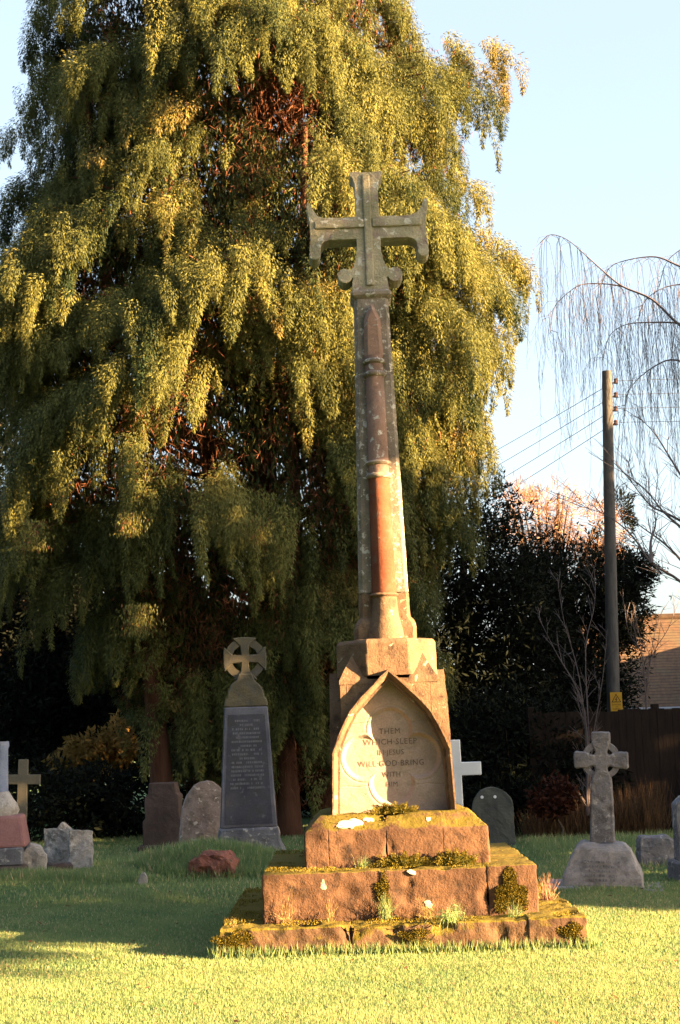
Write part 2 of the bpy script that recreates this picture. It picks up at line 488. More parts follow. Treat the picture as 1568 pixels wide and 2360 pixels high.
def octo(a, z):
    q = a * math.tan(math.pi / 8)
    return [(q, -a, z), (a, -q, z), (a, q, z), (q, a, z), (-q, a, z), (-a, q, z), (-a, -q, z), (-q, -a, z)]
rings = [octo(ap, 1.93), octo(ap, 2.185), octo(ap - .022, 2.212), octo(.1, 2.225)]
vs = sum(rings, []); fs = []
for i in range(3):
    for k in range(8):
        fs.append((i*8 + k, i*8 + (k+1) % 8, (i+1)*8 + (k+1) % 8, (i+1)*8 + k))
fs.append(tuple(range(24, 32)))
cap.add(vs, fs)
cap.build('octagonal_cap', M_die, mem, bevel=.006, sub=.05, wear=.004, wscale=9)
for k in range(4):
    bro = MB()
    rot = Matrix.Rotation(k * math.pi / 2, 3, 'Z')
    A = (t - .01, -SP, 1.90); B = (SP, -t + .01, 1.90); Cn = (SP + .006, -SP - .006, 1.90); mid = (ap * .707 , -ap * .707, 2.10)
    C0 = (SP + .006, -SP - .006, 1.87); A0 = (t - .01, -SP - .004, 1.87); B0 = (SP + .004, -t + .01, 1.87)
    bro.add([rot @ Vector(p) for p in (A, B, Cn, mid, C0, A0, B0)], [(0, 2, 3), (2, 1, 3), (5, 4, 2, 0), (4, 6, 1, 2)])
    bro.build('broach', M_die, mem, sub=.05, wear=.003)

def hood_mesh():
    mb = MB()
    yf, yb, yp = -.475, -.25, -.30
    O = [(-x, z) for x, z in arch[::-1]] + arch[1:]
    I = [(-x, z) for x, z in inner[::-1]] + inner[1:]
    Q = [(-x, z) for x, z in fillet[::-1]] + fillet[1:]
    J = [(-x, z) for x, z in inner2[::-1]] + inner2[1:]
    for i in range(len(O) - 1):
        def batter(p, y): return (p[0], y + .02 * (p[1] - ZB), p[1])
        o0, o1, i0, i1, j0, j1 = O[i], O[i+1], I[i], I[i+1], J[i], J[i+1]
        q0, q1 = Q[i], Q[i+1]
        mb.add([batter(o0, yf), batter(o1, yf), batter(q1, yf), batter(q0, yf)], [(0, 1, 2, 3)])
        mb.add([batter(q0, yf), batter(q1, yf), batter(i1, yf + .038), batter(i0, yf + .038)], [(0, 1, 2, 3)])
        mb.add([batter(o0, yf), batter(o1, yf), (o1[0], yb, o1[1]), (o0[0], yb, o0[1])], [(0, 1, 2, 3)])
        mb.add([batter(i0, yf + .038), batter(i1, yf + .038), (i1[0], yf + .075, i1[1]), (i0[0], yf + .075, i0[1])], [(0, 1, 2, 3)])
        mb.add([(i0[0], yf + .075, i0[1]), (i1[0], yf + .075, i1[1]), (j1[0], yf + .075, j1[1]), (j0[0], yf + .075, j0[1])], [(0, 1, 2, 3)])
        mb.add([(j0[0], yf + .075, j0[1]), (j1[0], yf + .075, j1[1]), (j1[0], yp, j1[1]), (j0[0], yp, j0[1])], [(0, 1, 2, 3)])
    return mb
for k in range(4):
    bm = hood_mesh().bm()
    bmesh.ops.remove_doubles(bm, verts=bm.verts, dist=.0005)
    bmesh.ops.recalc_face_normals(bm, faces=bm.faces)
    # a chip low on the right jamb
    o = bm_obj('hood_mould', bm, M_die, mem, sub=.04, wear=.0045, wscale=11)
    o.rotation_euler = (0, 0, k * math.pi / 2)
    if k in (1, 3): o.scale = (.51, 1, 1)

# inscription panel: height field with sunk quatrefoil
def panel():
    nx, nz = 190, 250
    xs = np.linspace(-.425, .425, nx); zs = np.linspace(ZB - .01, 1.94, nz)
    X, Z = np.meshgrid(xs, zs)
    r = .172; cz = 1.315; cx = 0.0
    dist = np.full(X.shape, 9.)
    for dx, dz in ((0, .20), (.205, 0), (-.205, 0), (0, -.195)):
        dist = np.minimum(dist, np.hypot(X - cx - dx, Z - cz - dz) - r)
    dist = np.minimum(dist, np.maximum(abs(X - cx), abs(Z - cz)) - .15)
    d = np.clip((-dist) / .028, 0, 1)
    depth = .030 * d
    ring = np.exp(-((dist - .018) / .008) ** 2) * .004
    Y = -.302 + depth + ring
    for zj, k in ((1.10, .012), (1.575, .004)):
        Y += .006 * np.exp(-((Z - zj - .004 * np.sin(X * 30)) / .0035) ** 2) * (d < .5) 
    V = np.stack([X, Y, Z], -1).reshape(-1, 3)
    nv = np.array([mnoise.fractal(Vector(p) * 9, .8, 2, 4) for p in V]) * .0022
    V[:, 1] += nv
    # keep only what the arch encloses
    ax_ = np.array([p[1] for p in inner2][::-1]); aw = np.array([p[0] for p in inner2][::-1])
    lim = np.interp(Z, ax_, aw) + .02
    idx = np.arange(nx * nz).reshape(nz, nx)
    F = np.stack([idx[:-1, :-1], idx[:-1, 1:], idx[1:, 1:], idx[1:, :-1]], -1)
    keep = (abs(X[:-1, :-1]) < lim[:-1, :-1]) & (abs(X[1:, 1:]) < lim[1:, 1:])
    return np_mesh('inscription_panel', V, F[keep], M_panel, mem, smooth=True)
pan = panel()
def text_mesh(body, size, loc, parent, mat, name='inscription', extr=.0012, rot=(R(90), 0, 0), sx=1.0, space=1.0):
    cu = bpy.data.curves.new(name, 'FONT'); cu.body = body; cu.size = size; cu.align_x = 'CENTER'; cu.align_y = 'CENTER'
    cu.extrude = extr; cu.space_character = space; cu.resolution_u = 2
    tmp = bpy.data.objects.new('tmp', cu); COL.objects.link(tmp)
    bpy.context.view_layer.update()
    me = bpy.data.meshes.new_from_object(tmp.evaluated_get(bpy.context.evaluated_depsgraph_get()))
    bpy.data.objects.remove(tmp); bpy.data.curves.remove(cu)
    me.name = name
    o = mesh_obj(name, me, mat, parent); o.location = loc; o.rotation_euler = rot; o.scale = (sx, 1, 1)
    return o
for body, z, sz, sx in (('THEM', 1.505, .062, .95), ('WHICH·SLEEP', 1.425, .062, .98), ('IN·JESUS', 1.345, .056, .9), ('WILL·GOD·BRING', 1.262, .062, .93), ('WITH', 1.178, .056, .9), ('HIM', 1.105, .052, .95)):
    text_mesh(body, sz, (-.005, -.2735, z), pan, M_letter, sx=sx, space=1.12)

# shaft
def sq_ring(h, c, z): return [(h-c, -h, z), (h, -h+c, z), (h, h-c, z), (h-c, h, z), (-h+c, h, z), (-h, h-c, z), (-h, -h+c, z), (-h+c, -h, z)]
def ringed(rings):
    mb = MB(); vs = sum(rings, []); n = len(rings[0]); fs = []
    for i in range(len(rings) - 1):
        for k in range(n): fs.append((i*n + k, i*n + (k+1) % n, (i+1)*n + (k+1) % n, (i+1)*n + k))
    fs.append(tuple(range(n))[::-1]); fs.append(tuple(range((len(rings)-1)*n, len(rings)*n)))
    mb.add(vs, fs); return mb
ringed([sq_ring(.240, .03, 2.21), sq_ring(.242, .03, 2.30), sq_ring(.236, .035, 2.335), sq_ring(.222, .04, 2.365), sq_ring(.203, .03, 2.385), sq_ring(.199, .026, 2.40), sq_ring(.196, .026, 2.574)]).build('shaft_base', M_die, mem, sub=.05, wear=.004)
def hw_at(z): return .194 + (.139 - .194) * (z - 2.58) / (5.0 - 2.58)
joints = [2.58, 3.515, 4.36, 5.0]
sh = MB()
for a, b in zip(joints[:-1], joints[1:]):
    a2, b2 = a + .004, b - .004
    m_ = ringed([sq_ring(hw_at(a) - .006, .03, a - .002), sq_ring(hw_at(a2), .028, a2 + .002), sq_ring(hw_at(b2), .026, b2 - .002), sq_ring(hw_at(b) - .006, .03, b + .002)])
    sh.add(m_.v, m_.f)
sh.build('shaft', M_shaft, mem, sub=.05, wear=.003, wscale=14)
def col_r(z): return .098 + (.066 - .098) * (z - 2.4) / (4.9 - 2.4)
def col_y(z): return -hw_at(z) - .012
def column(z0, z1, mat, name='column', extra=0):
    mb = MB(); prof = []
    n = 10; base = []
    rr = []
    for i in range(n + 1):
        z = z0 + (z1 - z0) * i / n; ring = []
        for k in range(20):
            th = 2 * math.pi * k / 20
            ring.append((col_r(z) * math.cos(th), col_y(z) + col_r(z) * math.sin(th), z))
        rr.append(ring)
    return ringed(rr).build(name, mat, mem, smooth=40, wear=.002, wscale=14)
cb = MB()
def ring_at(z, dr, n=24):
    r_ = col_r(z) + dr
    return [(r_ * math.cos(2*math.pi*k/n), col_y(z) + r_ * math.sin(2*math.pi*k/n), z) for k in range(n)]
ringed([ring_at(2.21, .045), ring_at(2.28, .04), ring_at(2.34, .022), ring_at(2.40, .01), ring_at(2.52, .002), ring_at(2.545, .004)]).build('column_base', M_die, mem, smooth=40, wear=.004)
column(2.56, 3.5, M_red)
column(3.53, 4.34, M_dim)
for zc, w in ((2.558, .016), (3.51, .022), (3.615, .018), (4.345, .022), (4.45, .02)):
    ringed([ring_at(zc - w, .002), ring_at(zc - w*.7, .014), ring_at(zc, .022), ring_at(zc + w*.7, .014), ring_at(zc + w, .002)]).build('collar', M_shaft if zc > 3 else M_die, mem, smooth=60)
column(4.34, 4.5, M_dim)
# pointed upper stage with gablet
g = MB()
zt = 4.47
out = [(-.077, zt), (.077, zt), (.066, 4.80), (0, 4.955), (-.066, 4.80)]
g.prism(out, -hw_at(4.5) - .062, -hw_at(4.9) + .05)
g.build('gablet', M_gab, mem, bevel=.028, seg=1, sub=.04, wear=.003)
ringed([sq_ring(.142, .02, 4.995), sq_ring(.166, .02, 5.02), sq_ring(.168, .02, 5.045), sq_ring(.150, .02, 5.065)]).build('neck_band', M_shaft, mem, sub=.05, wear=.003)
# cross head (moline ends)
CZ = 5.61
def cross_outline():
    e = .098; L = .49
    def vol(cx, cz, r, a0, a1, n=7):
        return [(cx + r*math.cos(R(a0 + (a1-a0)*i/n)), cz + r*math.sin(R(a0 + (a1-a0)*i/n))) for i in range(n + 1)]
    right = [(e, -.095), (.33, -.095), (.37, -.108), (.395, -.14), (.402, -.185)] + vol(.447, -.215, .046, 150, 390, 8) + [(L, -.165), (L - .012, -.10), (L - .012, .06), (L, .12), (L + .012, .20), (L + .006, .232), (L - .02, .226), (.445, .165), (.41, .115), (.36, .094), (e, .094)]
    top = [(.092, .30), (.098, .38), (.112, .43), (.135, .455), (.135, .48), (.10, .485), (.0, .48)]
    rt = right + top
    lf = [(-x, z) for x, z in rt[::-1]][1:]
    # lower stem with volutes: going down the left side then up the right
    low_r = [(.15, -.545), (.147, -.47), (.14, -.43)] + vol(.205, -.405, .062, 200, 470, 9) + [(.165, -.36), (.135, -.335), (.115, -.28), (.1, -.2)]
    low_l = [(-x, z) for x, z in low_r[::-1]]
    return [(x, CZ + z) for x, z in low_r + rt + lf + low_l]
cr = MB(); cr.prism(cross_outline(), -.105, .105)
bm = cr.bm()
cross_o = bm_obj('cross_head', bm, M_cross, mem, bevel=.034, seg=2, sub=.05, wear=.005, wscale=12, angle=60)
ridge = MB()
ridge.box(-.032, .032, -.125, -.10, CZ - .50, CZ + .46)
ridge.build('cross_rib', M_cross, mem, bevel=.018, seg=2, sub=.06, wear=.004)
for sx in (-1, 1):
    rb = MB(); rb.box(min(sx*.034, sx*.44), max(sx*.034, sx*.44), -.123, -.10, CZ + .0, CZ + .07)
    rb.build('arm_rib', M_cross, mem, bevel=.016, seg=2, sub=.06, wear=.004)

# ------------------------------------------------------------------ growth on the steps
def local(px, py, D): return P(px, py, D)
def tuft(name, label, cat, pos, n, L, spread, mat, width=.006, droop=.5, group=None, lean=(0, 0)):
    t_ = thing(name, label, cat, pos, group=group)
    lv = Leaves()
    az = RNG.uniform(0, 2*np.pi, n); el = np.abs(RNG.normal(0, spread, n))
    D0 = np.stack([np.sin(el)*np.cos(az) + lean[0], np.sin(el)*np.sin(az) + lean[1], np.cos(el)], -1)
    base = np.stack([RNG.normal(0, .012 + .02*spread, n), RNG.normal(0, .012 + .02*spread, n), np.full(n, -.01)], -1)
    l = L * RNG.uniform(.5, 1.1, n); tint = RNG.uniform(.1, .85, n)
    pcur = base; d = norm(D0); seg = 5
    for k in range(seg):
        w0 = width * (1 - k / seg)
        lv.add(pcur, d, norm(np.cross(d, rnd3(n))), l / seg * 1.25, w0, tint, .5)
        pcur = pcur + d * (l / seg)[:, None]
        d = norm(d + np.array([0, 0, -droop / seg * 2]) * (k + 1) / 2)
    lv.build('blades', mat, t_)
    return t_
def on_step(px, py, which):
    """point on the top of a step, seen at that pixel"""
    zt = {1: .205, 2: .535, 3: .905}[which]
    d = CAMR.to_3x3() @ Vector((px - 784.0, 1180.0 - py, -3278.0))
    k = (zt - EYE) / d.z
    return Vector((0, 0, EYE)) + d * k
def step_front(px, which, back=.05):
    hw = {1: 1.265, 2: .975, 3: .675}[which]; zt = {1: .205, 2: .535, 3: .905}[which]
    y = MY - hw + back
    return Vector((P(px, 2050, y).x, y, zt))
tuft('grass_tuft', 'arching long bladed tuft drooping over the front of the lowest step', 'grass tuft', step_front(1030, 1, .05), 46, .24, .55, M_grassb, .012, 1.5, lean=(0, -.45))
tuft('grass_tuft', 'upright bright yellow tuft against the mossy joint of the middle step', 'grass tuft', step_front(888, 1, .24), 110, .19, .32, M_grassb, .006, .4)
tuft('grass_tuft', 'spiky pale tuft beside the white lichen spot on the middle step', 'grass tuft', step_front(985, 1, .20), 90, .17, .4, M_dry, .005, .5)
tuft('grass_tuft', 'thin dry stalks at the left end of the lowest step', 'grass tuft', step_front(660, 1, .22), 30, .24, .35, M_dry, .005, .2)
tuft('grass_tuft', 'small dry tuft standing left of the joint in the middle step', 'grass tuft', step_front(760, 1, .22), 30, .20, .35, M_dry, .005, .3)
tuft('grass_tuft', 'low green tuft at the right end of the lowest step front', 'grass tuft', step_front(1185, 1, .20), 60, .14, .5, M_grassb, .006, .8)
tuft('grass_tuft', 'rusty dry tuft standing right of the middle step corner', 'grass tuft', on_step(1272, 2085, 1) + Vector((0, .25, 0)), 120, .21, .33, M_russet, .006, .1)
tuft('grass_tuft', 'yellow grass tuft at the foot of the plinth below its left corner', 'grass tuft', step_front(838, 2, .25), 70, .10, .4, M_grassb, .005, .5)
tuft('grass_tuft', 'short bright tuft on the lowest step between the two dry tufts', 'grass tuft', step_front(1050, 1, .19), 60, .15, .4, M_grassb, .006, .5)
tuft('grass_tuft', 'sparse tuft on the far left corner of the lowest step', 'grass tuft', step_front(535, 1, .12), 26, .07, .4, M_dry, .005, .3)

def moss(label, pos, sx, sy, sz, n=3600):
    t_ = thing('moss_cushion', label, 'moss', pos)
    lv = Leaves()
    d = rnd3(n); d[:, 2] = abs(d[:, 2])
    k = 1 + .25 * np.sin(d[:, 0] * 9 + 1) * np.sin(d[:, 1] * 7) + .2 * np.sin(d[:, 0] * 17)
    p = d * np.array([sx, sy, sz]) * (k * RNG.uniform(.82, 1.0, n))[:, None]
    lv.add(p, norm(d + rnd3(n) * .7), rnd3(n), RNG.uniform(.008, .018, n), .006, RNG.uniform(0, .7, n))
    lv.build('moss_fronds', M_moss, t_)
    core_ = MB()
    core_.lathe([(.001, .80), (.3, .76), (.55, .62), (.76, .38), (.82, 0)][::-1], 14)
    o = core_.build('cushion', M_moss, t_, smooth=True); o.scale = (sx, sy, sz)
moss('dark green moss cushion along the foot of the plinth left of centre', step_front(930, 2, .26), .20, .06, .075)
moss('rounded green moss cushion at the foot of the plinth on the right', step_front(1052, 2, .25), .15, .07, .09)
moss('brown moss growing at the foot of the inscription panel', Vector((P(905, 1850, 10.9).x, 10.86, .90)), .17, .06, .06)
def moss_carpet():
    lv = Leaves()
    for hw, inn, zt, n, th in ((1.265, .975, .205, 26000, -.1), (.975, .675, .535, 15000, .0), (.675, .46, .905, 2500, .15)):
        x = RNG.uniform(-hw, hw, n); y = RNG.uniform(-hw, hw, n)
        nz = np.array([mnoise.fractal(Vector((a*2.2, b*2.2, zt*9)), .8, 2, 3) for a, b in zip(x, y)])
        keep = (np.maximum(abs(x), abs(y)) > inn) & (nz > th) & (np.maximum(abs(x), abs(y)) < hw - .012)
        x, y = x[keep], y[keep]; m_ = len(x)
        d = np.stack([RNG.normal(0, .5, m_), RNG.normal(0, .5, m_), np.ones(m_)], -1)
        zz = np.full(m_, zt) - (np.clip(.115 - (hw - np.maximum(abs(x), abs(y))), 0, 1) if zt > .9 else 0)
        lv.add(np.stack([x + MX - .012 * zt, y + MY, zz], -1), d, rnd3(m_), RNG.uniform(.006, .017, m_), .007, RNG.uniform(.1, .9, m_))
    tag(lv.build('moss_carpet', M_moss), 'yellow moss spread over the tops of the memorial steps', 'moss', kind='stuff')
moss_carpet()
M_lich = plain('white_lichen', (0.3360, 0.3200, 0.2880), (0.4160, 0.3920, 0.3520), 30, .95, .6)
def lichen(x, z, y, r, tilt, seed):
    rg = random.Random(seed); pts = []
    for i in range(22):
        a = 2*math.pi*i/22; q = r * (1 + .28*math.sin(a*2 + seed) + .14*math.sin(a*5 + seed*2) + rg.uniform(-.08, .08))
        pts.append((q*math.cos(a)*1.25, q*math.sin(a)*.85))
    mb = MB(); mb.prism(pts, -.004, .012)
    o = mb.build('lichen_patch', M_lich, mem, bevel=.003); o.location = (x, y, z); o.rotation_euler = (tilt, 0, 0)
lichen(-.34, .845, -.624, .062, R(-45), 1)
lichen(-.20, .868, -.601, .027, R(-45), 2)
lichen(.24, .855, -.614, .018, R(-45), 5)
lichen(.085, .515, -.979, .022, R(-10), 3)
lichen(.195, .29, -.972, .026, 0, 4)

def wall_moss(label, px, py, hwk, sx, sz, n=1500):
    n *= 2
    y = MY - hwk
    c = P(px, py, y)
    t_ = thing('moss_patch', label, 'moss', c)
    lv = Leaves()
    a = RNG.uniform(0, 2*np.pi, n); r_ = np.sqrt(RNG.uniform(0, 1, n))
    k = 1 + .3*np.sin(a*3+px) + .2*np.sin(a*5)
    p = np.stack([r_*np.cos(a)*sx*k, -.002 - .016*(1-r_)*RNG.uniform(.3, 1, n), r_*np.sin(a)*sz*k], -1)
    d = np.stack([RNG.normal(0, .5, n), np.full(n, -.7), RNG.normal(-.1, .6, n)], -1)
    lv.add(p, d, rnd3(n), RNG.uniform(.008, .018, n), .007, RNG.uniform(0, .9, n))
    lv.build('moss_fronds', M_moss, t_)
wall_moss('thick yellow moss covering the right end of the middle step', 1178, 2058, .975, .115, .125, 2600)
wall_moss('strip of moss filling the joint of the middle step', 884, 2050, .975, .05, .10, 900)
wall_moss('yellow moss on the left end of the lowest step', 545, 2168, 1.265, .13, .06, 1500)
wall_moss('small moss patch near the right end of the lowest step', 1318, 2145, 1.265, .08, .05, 700)
wall_moss('moss patch under the arching tuft on the lowest step', 960, 2155, 1.265, .10, .04, 700)

# ------------------------------------------------------------------ headstones
def at_ground(px, D):
    p = P(px, 1900, D); return Vector((p.x, D, gz(p.x, D)))
def scale_at(D): return D / 3278.0 * 1.0   # metres per pixel, near enough for small things
def rows(mb, x0, x1, z0, z1, n, y, taper=0, cell=.02, seed=1):
    rr = random.Random(seed)
    for i in range(n):
        z = z1 - (z1 - z0) * (i + .5) / n; h = (z1 - z0) / n * .5
        w = (x1 - x0) * rr.choice([.95, .9, .8, .6, .92, .45]) * (1 - taper * (i / n - .5)) / 2
        x = -w
        while x < w:
            dx = rr.uniform(.4, 1.2) * cell
            if rr.random() > .18: mb.box((x0+x1)/2 + x, (x0+x1)/2 + min(x + dx * .7, w), y - .003, y, z - h/2, z + h/2)
            x += dx

# slate-grey tapered stone with wheel head
D0 = 17.4
ob = thing('wheel_head_headstone', 'tall tapered dark slate headstone topped by a brown wheel cross', 'headstone', at_ground(574, D0) + Vector((0, 0, -.03)), (0, R(-.4), R(4)))
k = 17.15 / 3278
pl = MB(); pl.prism([(-.42, -.05), (.44, -.05), (.44, .12), (.40, .2), (.365, .27), (.355, .42), (-.345, .42), (-.36, .27), (-.39, .2), (-.42, .12)], -.26, .26)
pl.build('plinth', M_slate_base, ob, bevel=.02, sub=.09, wear=.02, wscale=5)
bd = MB()
def taper_body(mb, w0, w1, d0, d1, z0, z1):
    mb.add([(-w0,-d0,z0),(w0,-d0,z0),(w0,d0,z0),(-w0,d0,z0),(-w1,-d1,z1),(w1,-d1,z1),(w1,d1,z1),(-w1,d1,z1)], [(3,2,1,0),(4,5,6,7),(0,1,5,4),(1,2,6,5),(2,3,7,6),(3,0,4,7)])
taper_body(bd, .34, .262, .2, .14, .42, 1.84)
bd.build('body', M_slate_edge, ob, bevel=.014)
fp = MB()
fp.add([(-.285, -.206, .46), (.285, -.206, .46), (.222, -.148, 1.75), (-.222, -.148, 1.75)], [(0, 1, 2, 3)])
fpo = fp.build('inscribed_face', M_slate, ob)
tx = MB()
rows(tx, -.20, .20, .86, 1.70, 17, 0, -.25, .022, 3)
bm = tx.bm()
for v in bm.verts:
    v.co.y += -.206 + .058 * (v.co.z - .46) / 1.29
bm_obj('inscription', bm, M_slate_text, fpo)
nk = MB(); nk.prism([(-.262, 1.84), (.262, 1.84), (.255, 1.93), (.225, 1.955), (.215, 2.03), (.18, 2.10), (.11, 2.16), (.085, 2.24), (-.085, 2.24), (-.11, 2.16), (-.18, 2.10), (-.215, 2.03), (-.225, 1.955), (-.255, 1.93)], -.13, .13)
nk.build('neck', M_head, ob, bevel=.015, sub=.06, wear=.006)
def wheel(parent, cz, r, arm_w, flare, d, mat, ring_w, name='wheel_cross'):
    mb = MB(); n = 40
    for i in range(n):
        a, b = 2*math.pi*i/n, 2*math.pi*(i+1)/n
        p = lambda q, rr, y: (rr*math.cos(q), y, cz + rr*math.sin(q))
        r0, r1 = r - ring_w, r
        yd = d * .8
        vs = [p(a,r0,-yd), p(b,r0,-yd), p(b,r1,-yd), p(a,r1,-yd), p(a,r0,yd), p(b,r0,yd), p(b,r1,yd), p(a,r1,yd)]
        mb.add(vs, [(0,1,2,3), (7,6,5,4), (0,4,5,1), (3,2,6,7)])
    ring = mb.build(name + '_ring', mat, parent)
    cm = MB(); pts = []
    for k4 in range(4):
        th = k4 * math.pi / 2
        loc = [(arm_w*.75, arm_w*.75), (arm_w*.9, r*.6), (flare, r*.99), (flare*.4, r*1.03), (-flare*.4, r*1.03), (-flare, r*.99), (-arm_w*.9, r*.6)]
        for x, z in loc:
            pts.append((x*math.cos(th) - z*math.sin(th), cz + x*math.sin(th) + z*math.cos(th)))
    cm.prism(pts, -d, d)
    return cm.build(name, mat, parent, bevel=.01)
wheel(ob, 2.42, .253, .060, .15, .085, M_head, .092)

# rounded pale headstone leaning behind it
def rounded(name, label, px, D, w, h, th, mat, cat='headstone', shoulder=.55, rot=(0, 0, 0), point=0, sink=.05, wear=.012):
    t_ = thing(name, label, cat, at_ground(px, D), rot)
    pts = [(-w/2, -sink), (w/2, -sink), (w/2, h*shoulder)]
    for i in range(1, 12):
        a = math.pi * i / 12
        pts.append((w/2*math.cos(a), h*shoulder + (h - h*shoulder) * math.sin(a) ** (.85 if point else 1.0) + (point if i == 6 else 0)))
    pts.append((-w/2, h*shoulder))
    mb = MB(); mb.prism(pts, -th/2, th/2)
    mb.build('slab', mat, t_, bevel=.015, seg=2, sub=.06, wear=wear, wscale=5)
    return t_
rounded('rounded_headstone', 'pale pink rounded headstone blotched with lichen beside the slate headstone', 470, 18.4, .62, .93, .14, M_pale, rot=(R(-4), R(3), R(10)), shoulder=.5)
t_ = thing('stepped_headstone', 'low dark brown headstone with stepped shoulders left of the pale headstone', 'headstone', at_ground(380, 19.6), (0, R(-1), R(-6)))
mb = MB(); mb.prism([(-.27, -.05), (.27, -.05), (.27, .42), (.235, .45), (.235, .74), (.2, .78), (.18, .92), (-.17, .92), (-.19, .78), (-.235, .74), (-.235, .45), (-.27, .42)], -.12, .12)
mb.build('slab', M_brown, t_, bevel=.012, sub=.08, wear=.008)
mb = MB(); mb.box(-.33, .33, -.2, .2, -.05, .1); mb.build('base', M_brown, t_, bevel=.015, sub=.1, wear=.01)

def latin(name, label, px, D, H, w, arm, armz, th, mat, rot=(0, 0, 0), cat='cross', base=None):
    t_ = thing(name, label, cat, at_ground(px, D), rot)
    z0 = -.05
    pts = [(-w*1.08, z0), (w*1.08, z0), (w, armz - w), (arm, armz - w), (arm, armz + w), (w, armz + w), (w*.97, H), (-w*.97, H), (-w, armz + w), (-arm, armz + w), (-arm, armz - w), (-w, armz - w)]
    mb = MB(); mb.prism(pts, -th/2, th/2); mb.build('cross', mat, t_, bevel=.006)
    if base:
        mb = MB()
        mb.box(-base, base, -base*.8, base*.8, -.05, .14); mb.box(-base*.7, base*.7, -base*.55, base*.55, .14, .26)
        mb.build('base', mat, t_, bevel=.012)
    return t_
latin('white_cross', 'plain white marble cross half hidden behind the memorial', 1056, 14.6, 1.38, .065, .265, 1.09, .11, M_white, (0, R(-.5), R(-6)), base=.26)
latin('stone_cross', 'small tan cross behind the pink plinth at the left edge', 47, 17.6, 1.31, .058, .21, 1.07, .10, M_tan, (0, R(1.5), R(4)))

rd = rounded('rounded_headstone', 'dark rounded headstone with two white dots behind the plinth', 1137, 18.0, .52, .72, .12, M_dark, shoulder=.62)
for dx in (-.13, .03):
    mb = MB(); mb.lathe([(.001, 0), (.018, 0), (.02, .006), (.001, .008)], 10)
    o = mb.build('white_dot', M_white, rd); o.rotation_euler = (R(90), 0, 0); o.location = (dx, -.062, .60)

# ringed celtic cross on a sloping base at right
D1 = 13.7
cc = thing('celtic_cross', 'grey granite ringed cross on a broad sloping base at right', 'headstone', at_ground(1384, D1) + Vector((0, 0, .0)), (0, R(2.0), R(-12)))
mb = MB()
pr = [(.37, -.04, .27), (.37, .03, .27), (.365, .10, .265), (.30, .24, .23), (.26, .345, .21), (.21, .395, .17), (.17, .405, .15)]
rg = [[(w, -d, z), (w, d, z), (-w, d, z), (-w, -d, z)] for w, z, d in pr]
cbase = ringed(rg).build('base', M_greybase, cc, bevel=.025, seg=2, sub=.05, wear=.014, wscale=6, angle=25)
mb = MB()
def arm_side(w0):   # one corner of the crossing, going from the stem up to the arm, as seen on the right
    return [(.090, .98), (.078, 1.03), (.060, 1.06), (.055, 1.085), (.060, 1.105), (.085, 1.112), (.118, 1.09), (.15, 1.085), (.245, 1.08)]
q1 = arm_side(0); cz_ = 1.16
up = [(x, 2*cz_ - z) for x, z in q1[::-1]]
right_ = [(.115, .39), (.098, .93)] + q1 + [(.252, 1.10), (.252, 1.22)] + up[0:1] + up[1:] + [(.088, 1.36), (.085, 1.425)]
mb.prism(right_ + [(-x, z) for x, z in right_[::-1]], -.085, .085)
mb.build('cross', M_grey, cc, bevel=.012, sub=.04, wear=.009, wscale=10)
mb = MB(); n = 36
for i in range(n):
    a, b = 2*math.pi*i/n, 2*math.pi*(i+1)/n
    p = lambda q, rr, y: (rr*math.cos(q), y, 1.16 + rr*math.sin(q))
    vs = [p(a,.128,-.065), p(b,.128,-.065), p(b,.182,-.065), p(a,.182,-.065), p(a,.128,.065), p(b,.128,.065), p(b,.182,.065), p(a,.182,.065)]
    mb.add(vs, [(0,1,2,3), (7,6,5,4), (0,4,5,1), (3,2,6,7)])
mb.build('ring', M_grey, cc, wear=.006)
mb = MB(); rows(mb, -.2, .2, .06, .26, 5, 0, 0, .03, 5)
bm = mb.bm()
for v in bm.verts: v.co.y += -.274 + .10 * max(0, (v.co.z - .1)) / .4 * 1.0 - .004
bm_obj('inscription', bm, M_grey, cbase)
kb = MB(); kb.box(-.52, .55, -.36, .34, -.05, .015)
o = kb.build('kerb_slab', M_greybase, cc, bevel=.01, sub=.1, wear=.01)

# stones at the right edge
t_ = thing('rough_headstone', 'small rough grey headstone in long grass right of the granite cross', 'headstone', at_ground(1508, 15.8), (0, R(2), 0))
mb = MB(); mb.prism([(-.2, -.05), (.2, -.05), (.2, .27), (.12, .31), (-.16, .32), (-.2, .28)], -.08, .08)
mb.build('slab', M_grey, t_, bevel=.02, sub=.05, wear=.02)
t_ = thing('edge_headstone', 'grey headstone on a stepped base cut by the right edge', 'headstone', at_ground(1592, 14.2), (0, 0, R(5)))
mb = MB(); mb.prism([(-.16, .2), (.2, .2), (.2, .72), (.1, .82), (-.08, .82), (-.16, .74)], -.08, .08); mb.build('slab', M_slate_base, t_, bevel=.02, seg=2, sub=.06, wear=.01)
mb = MB(); mb.box(-.2, .3, -.2, .2, -.05, .2); mb.build('base', M_grey, t_, bevel=.02, sub=.08, wear=.012)

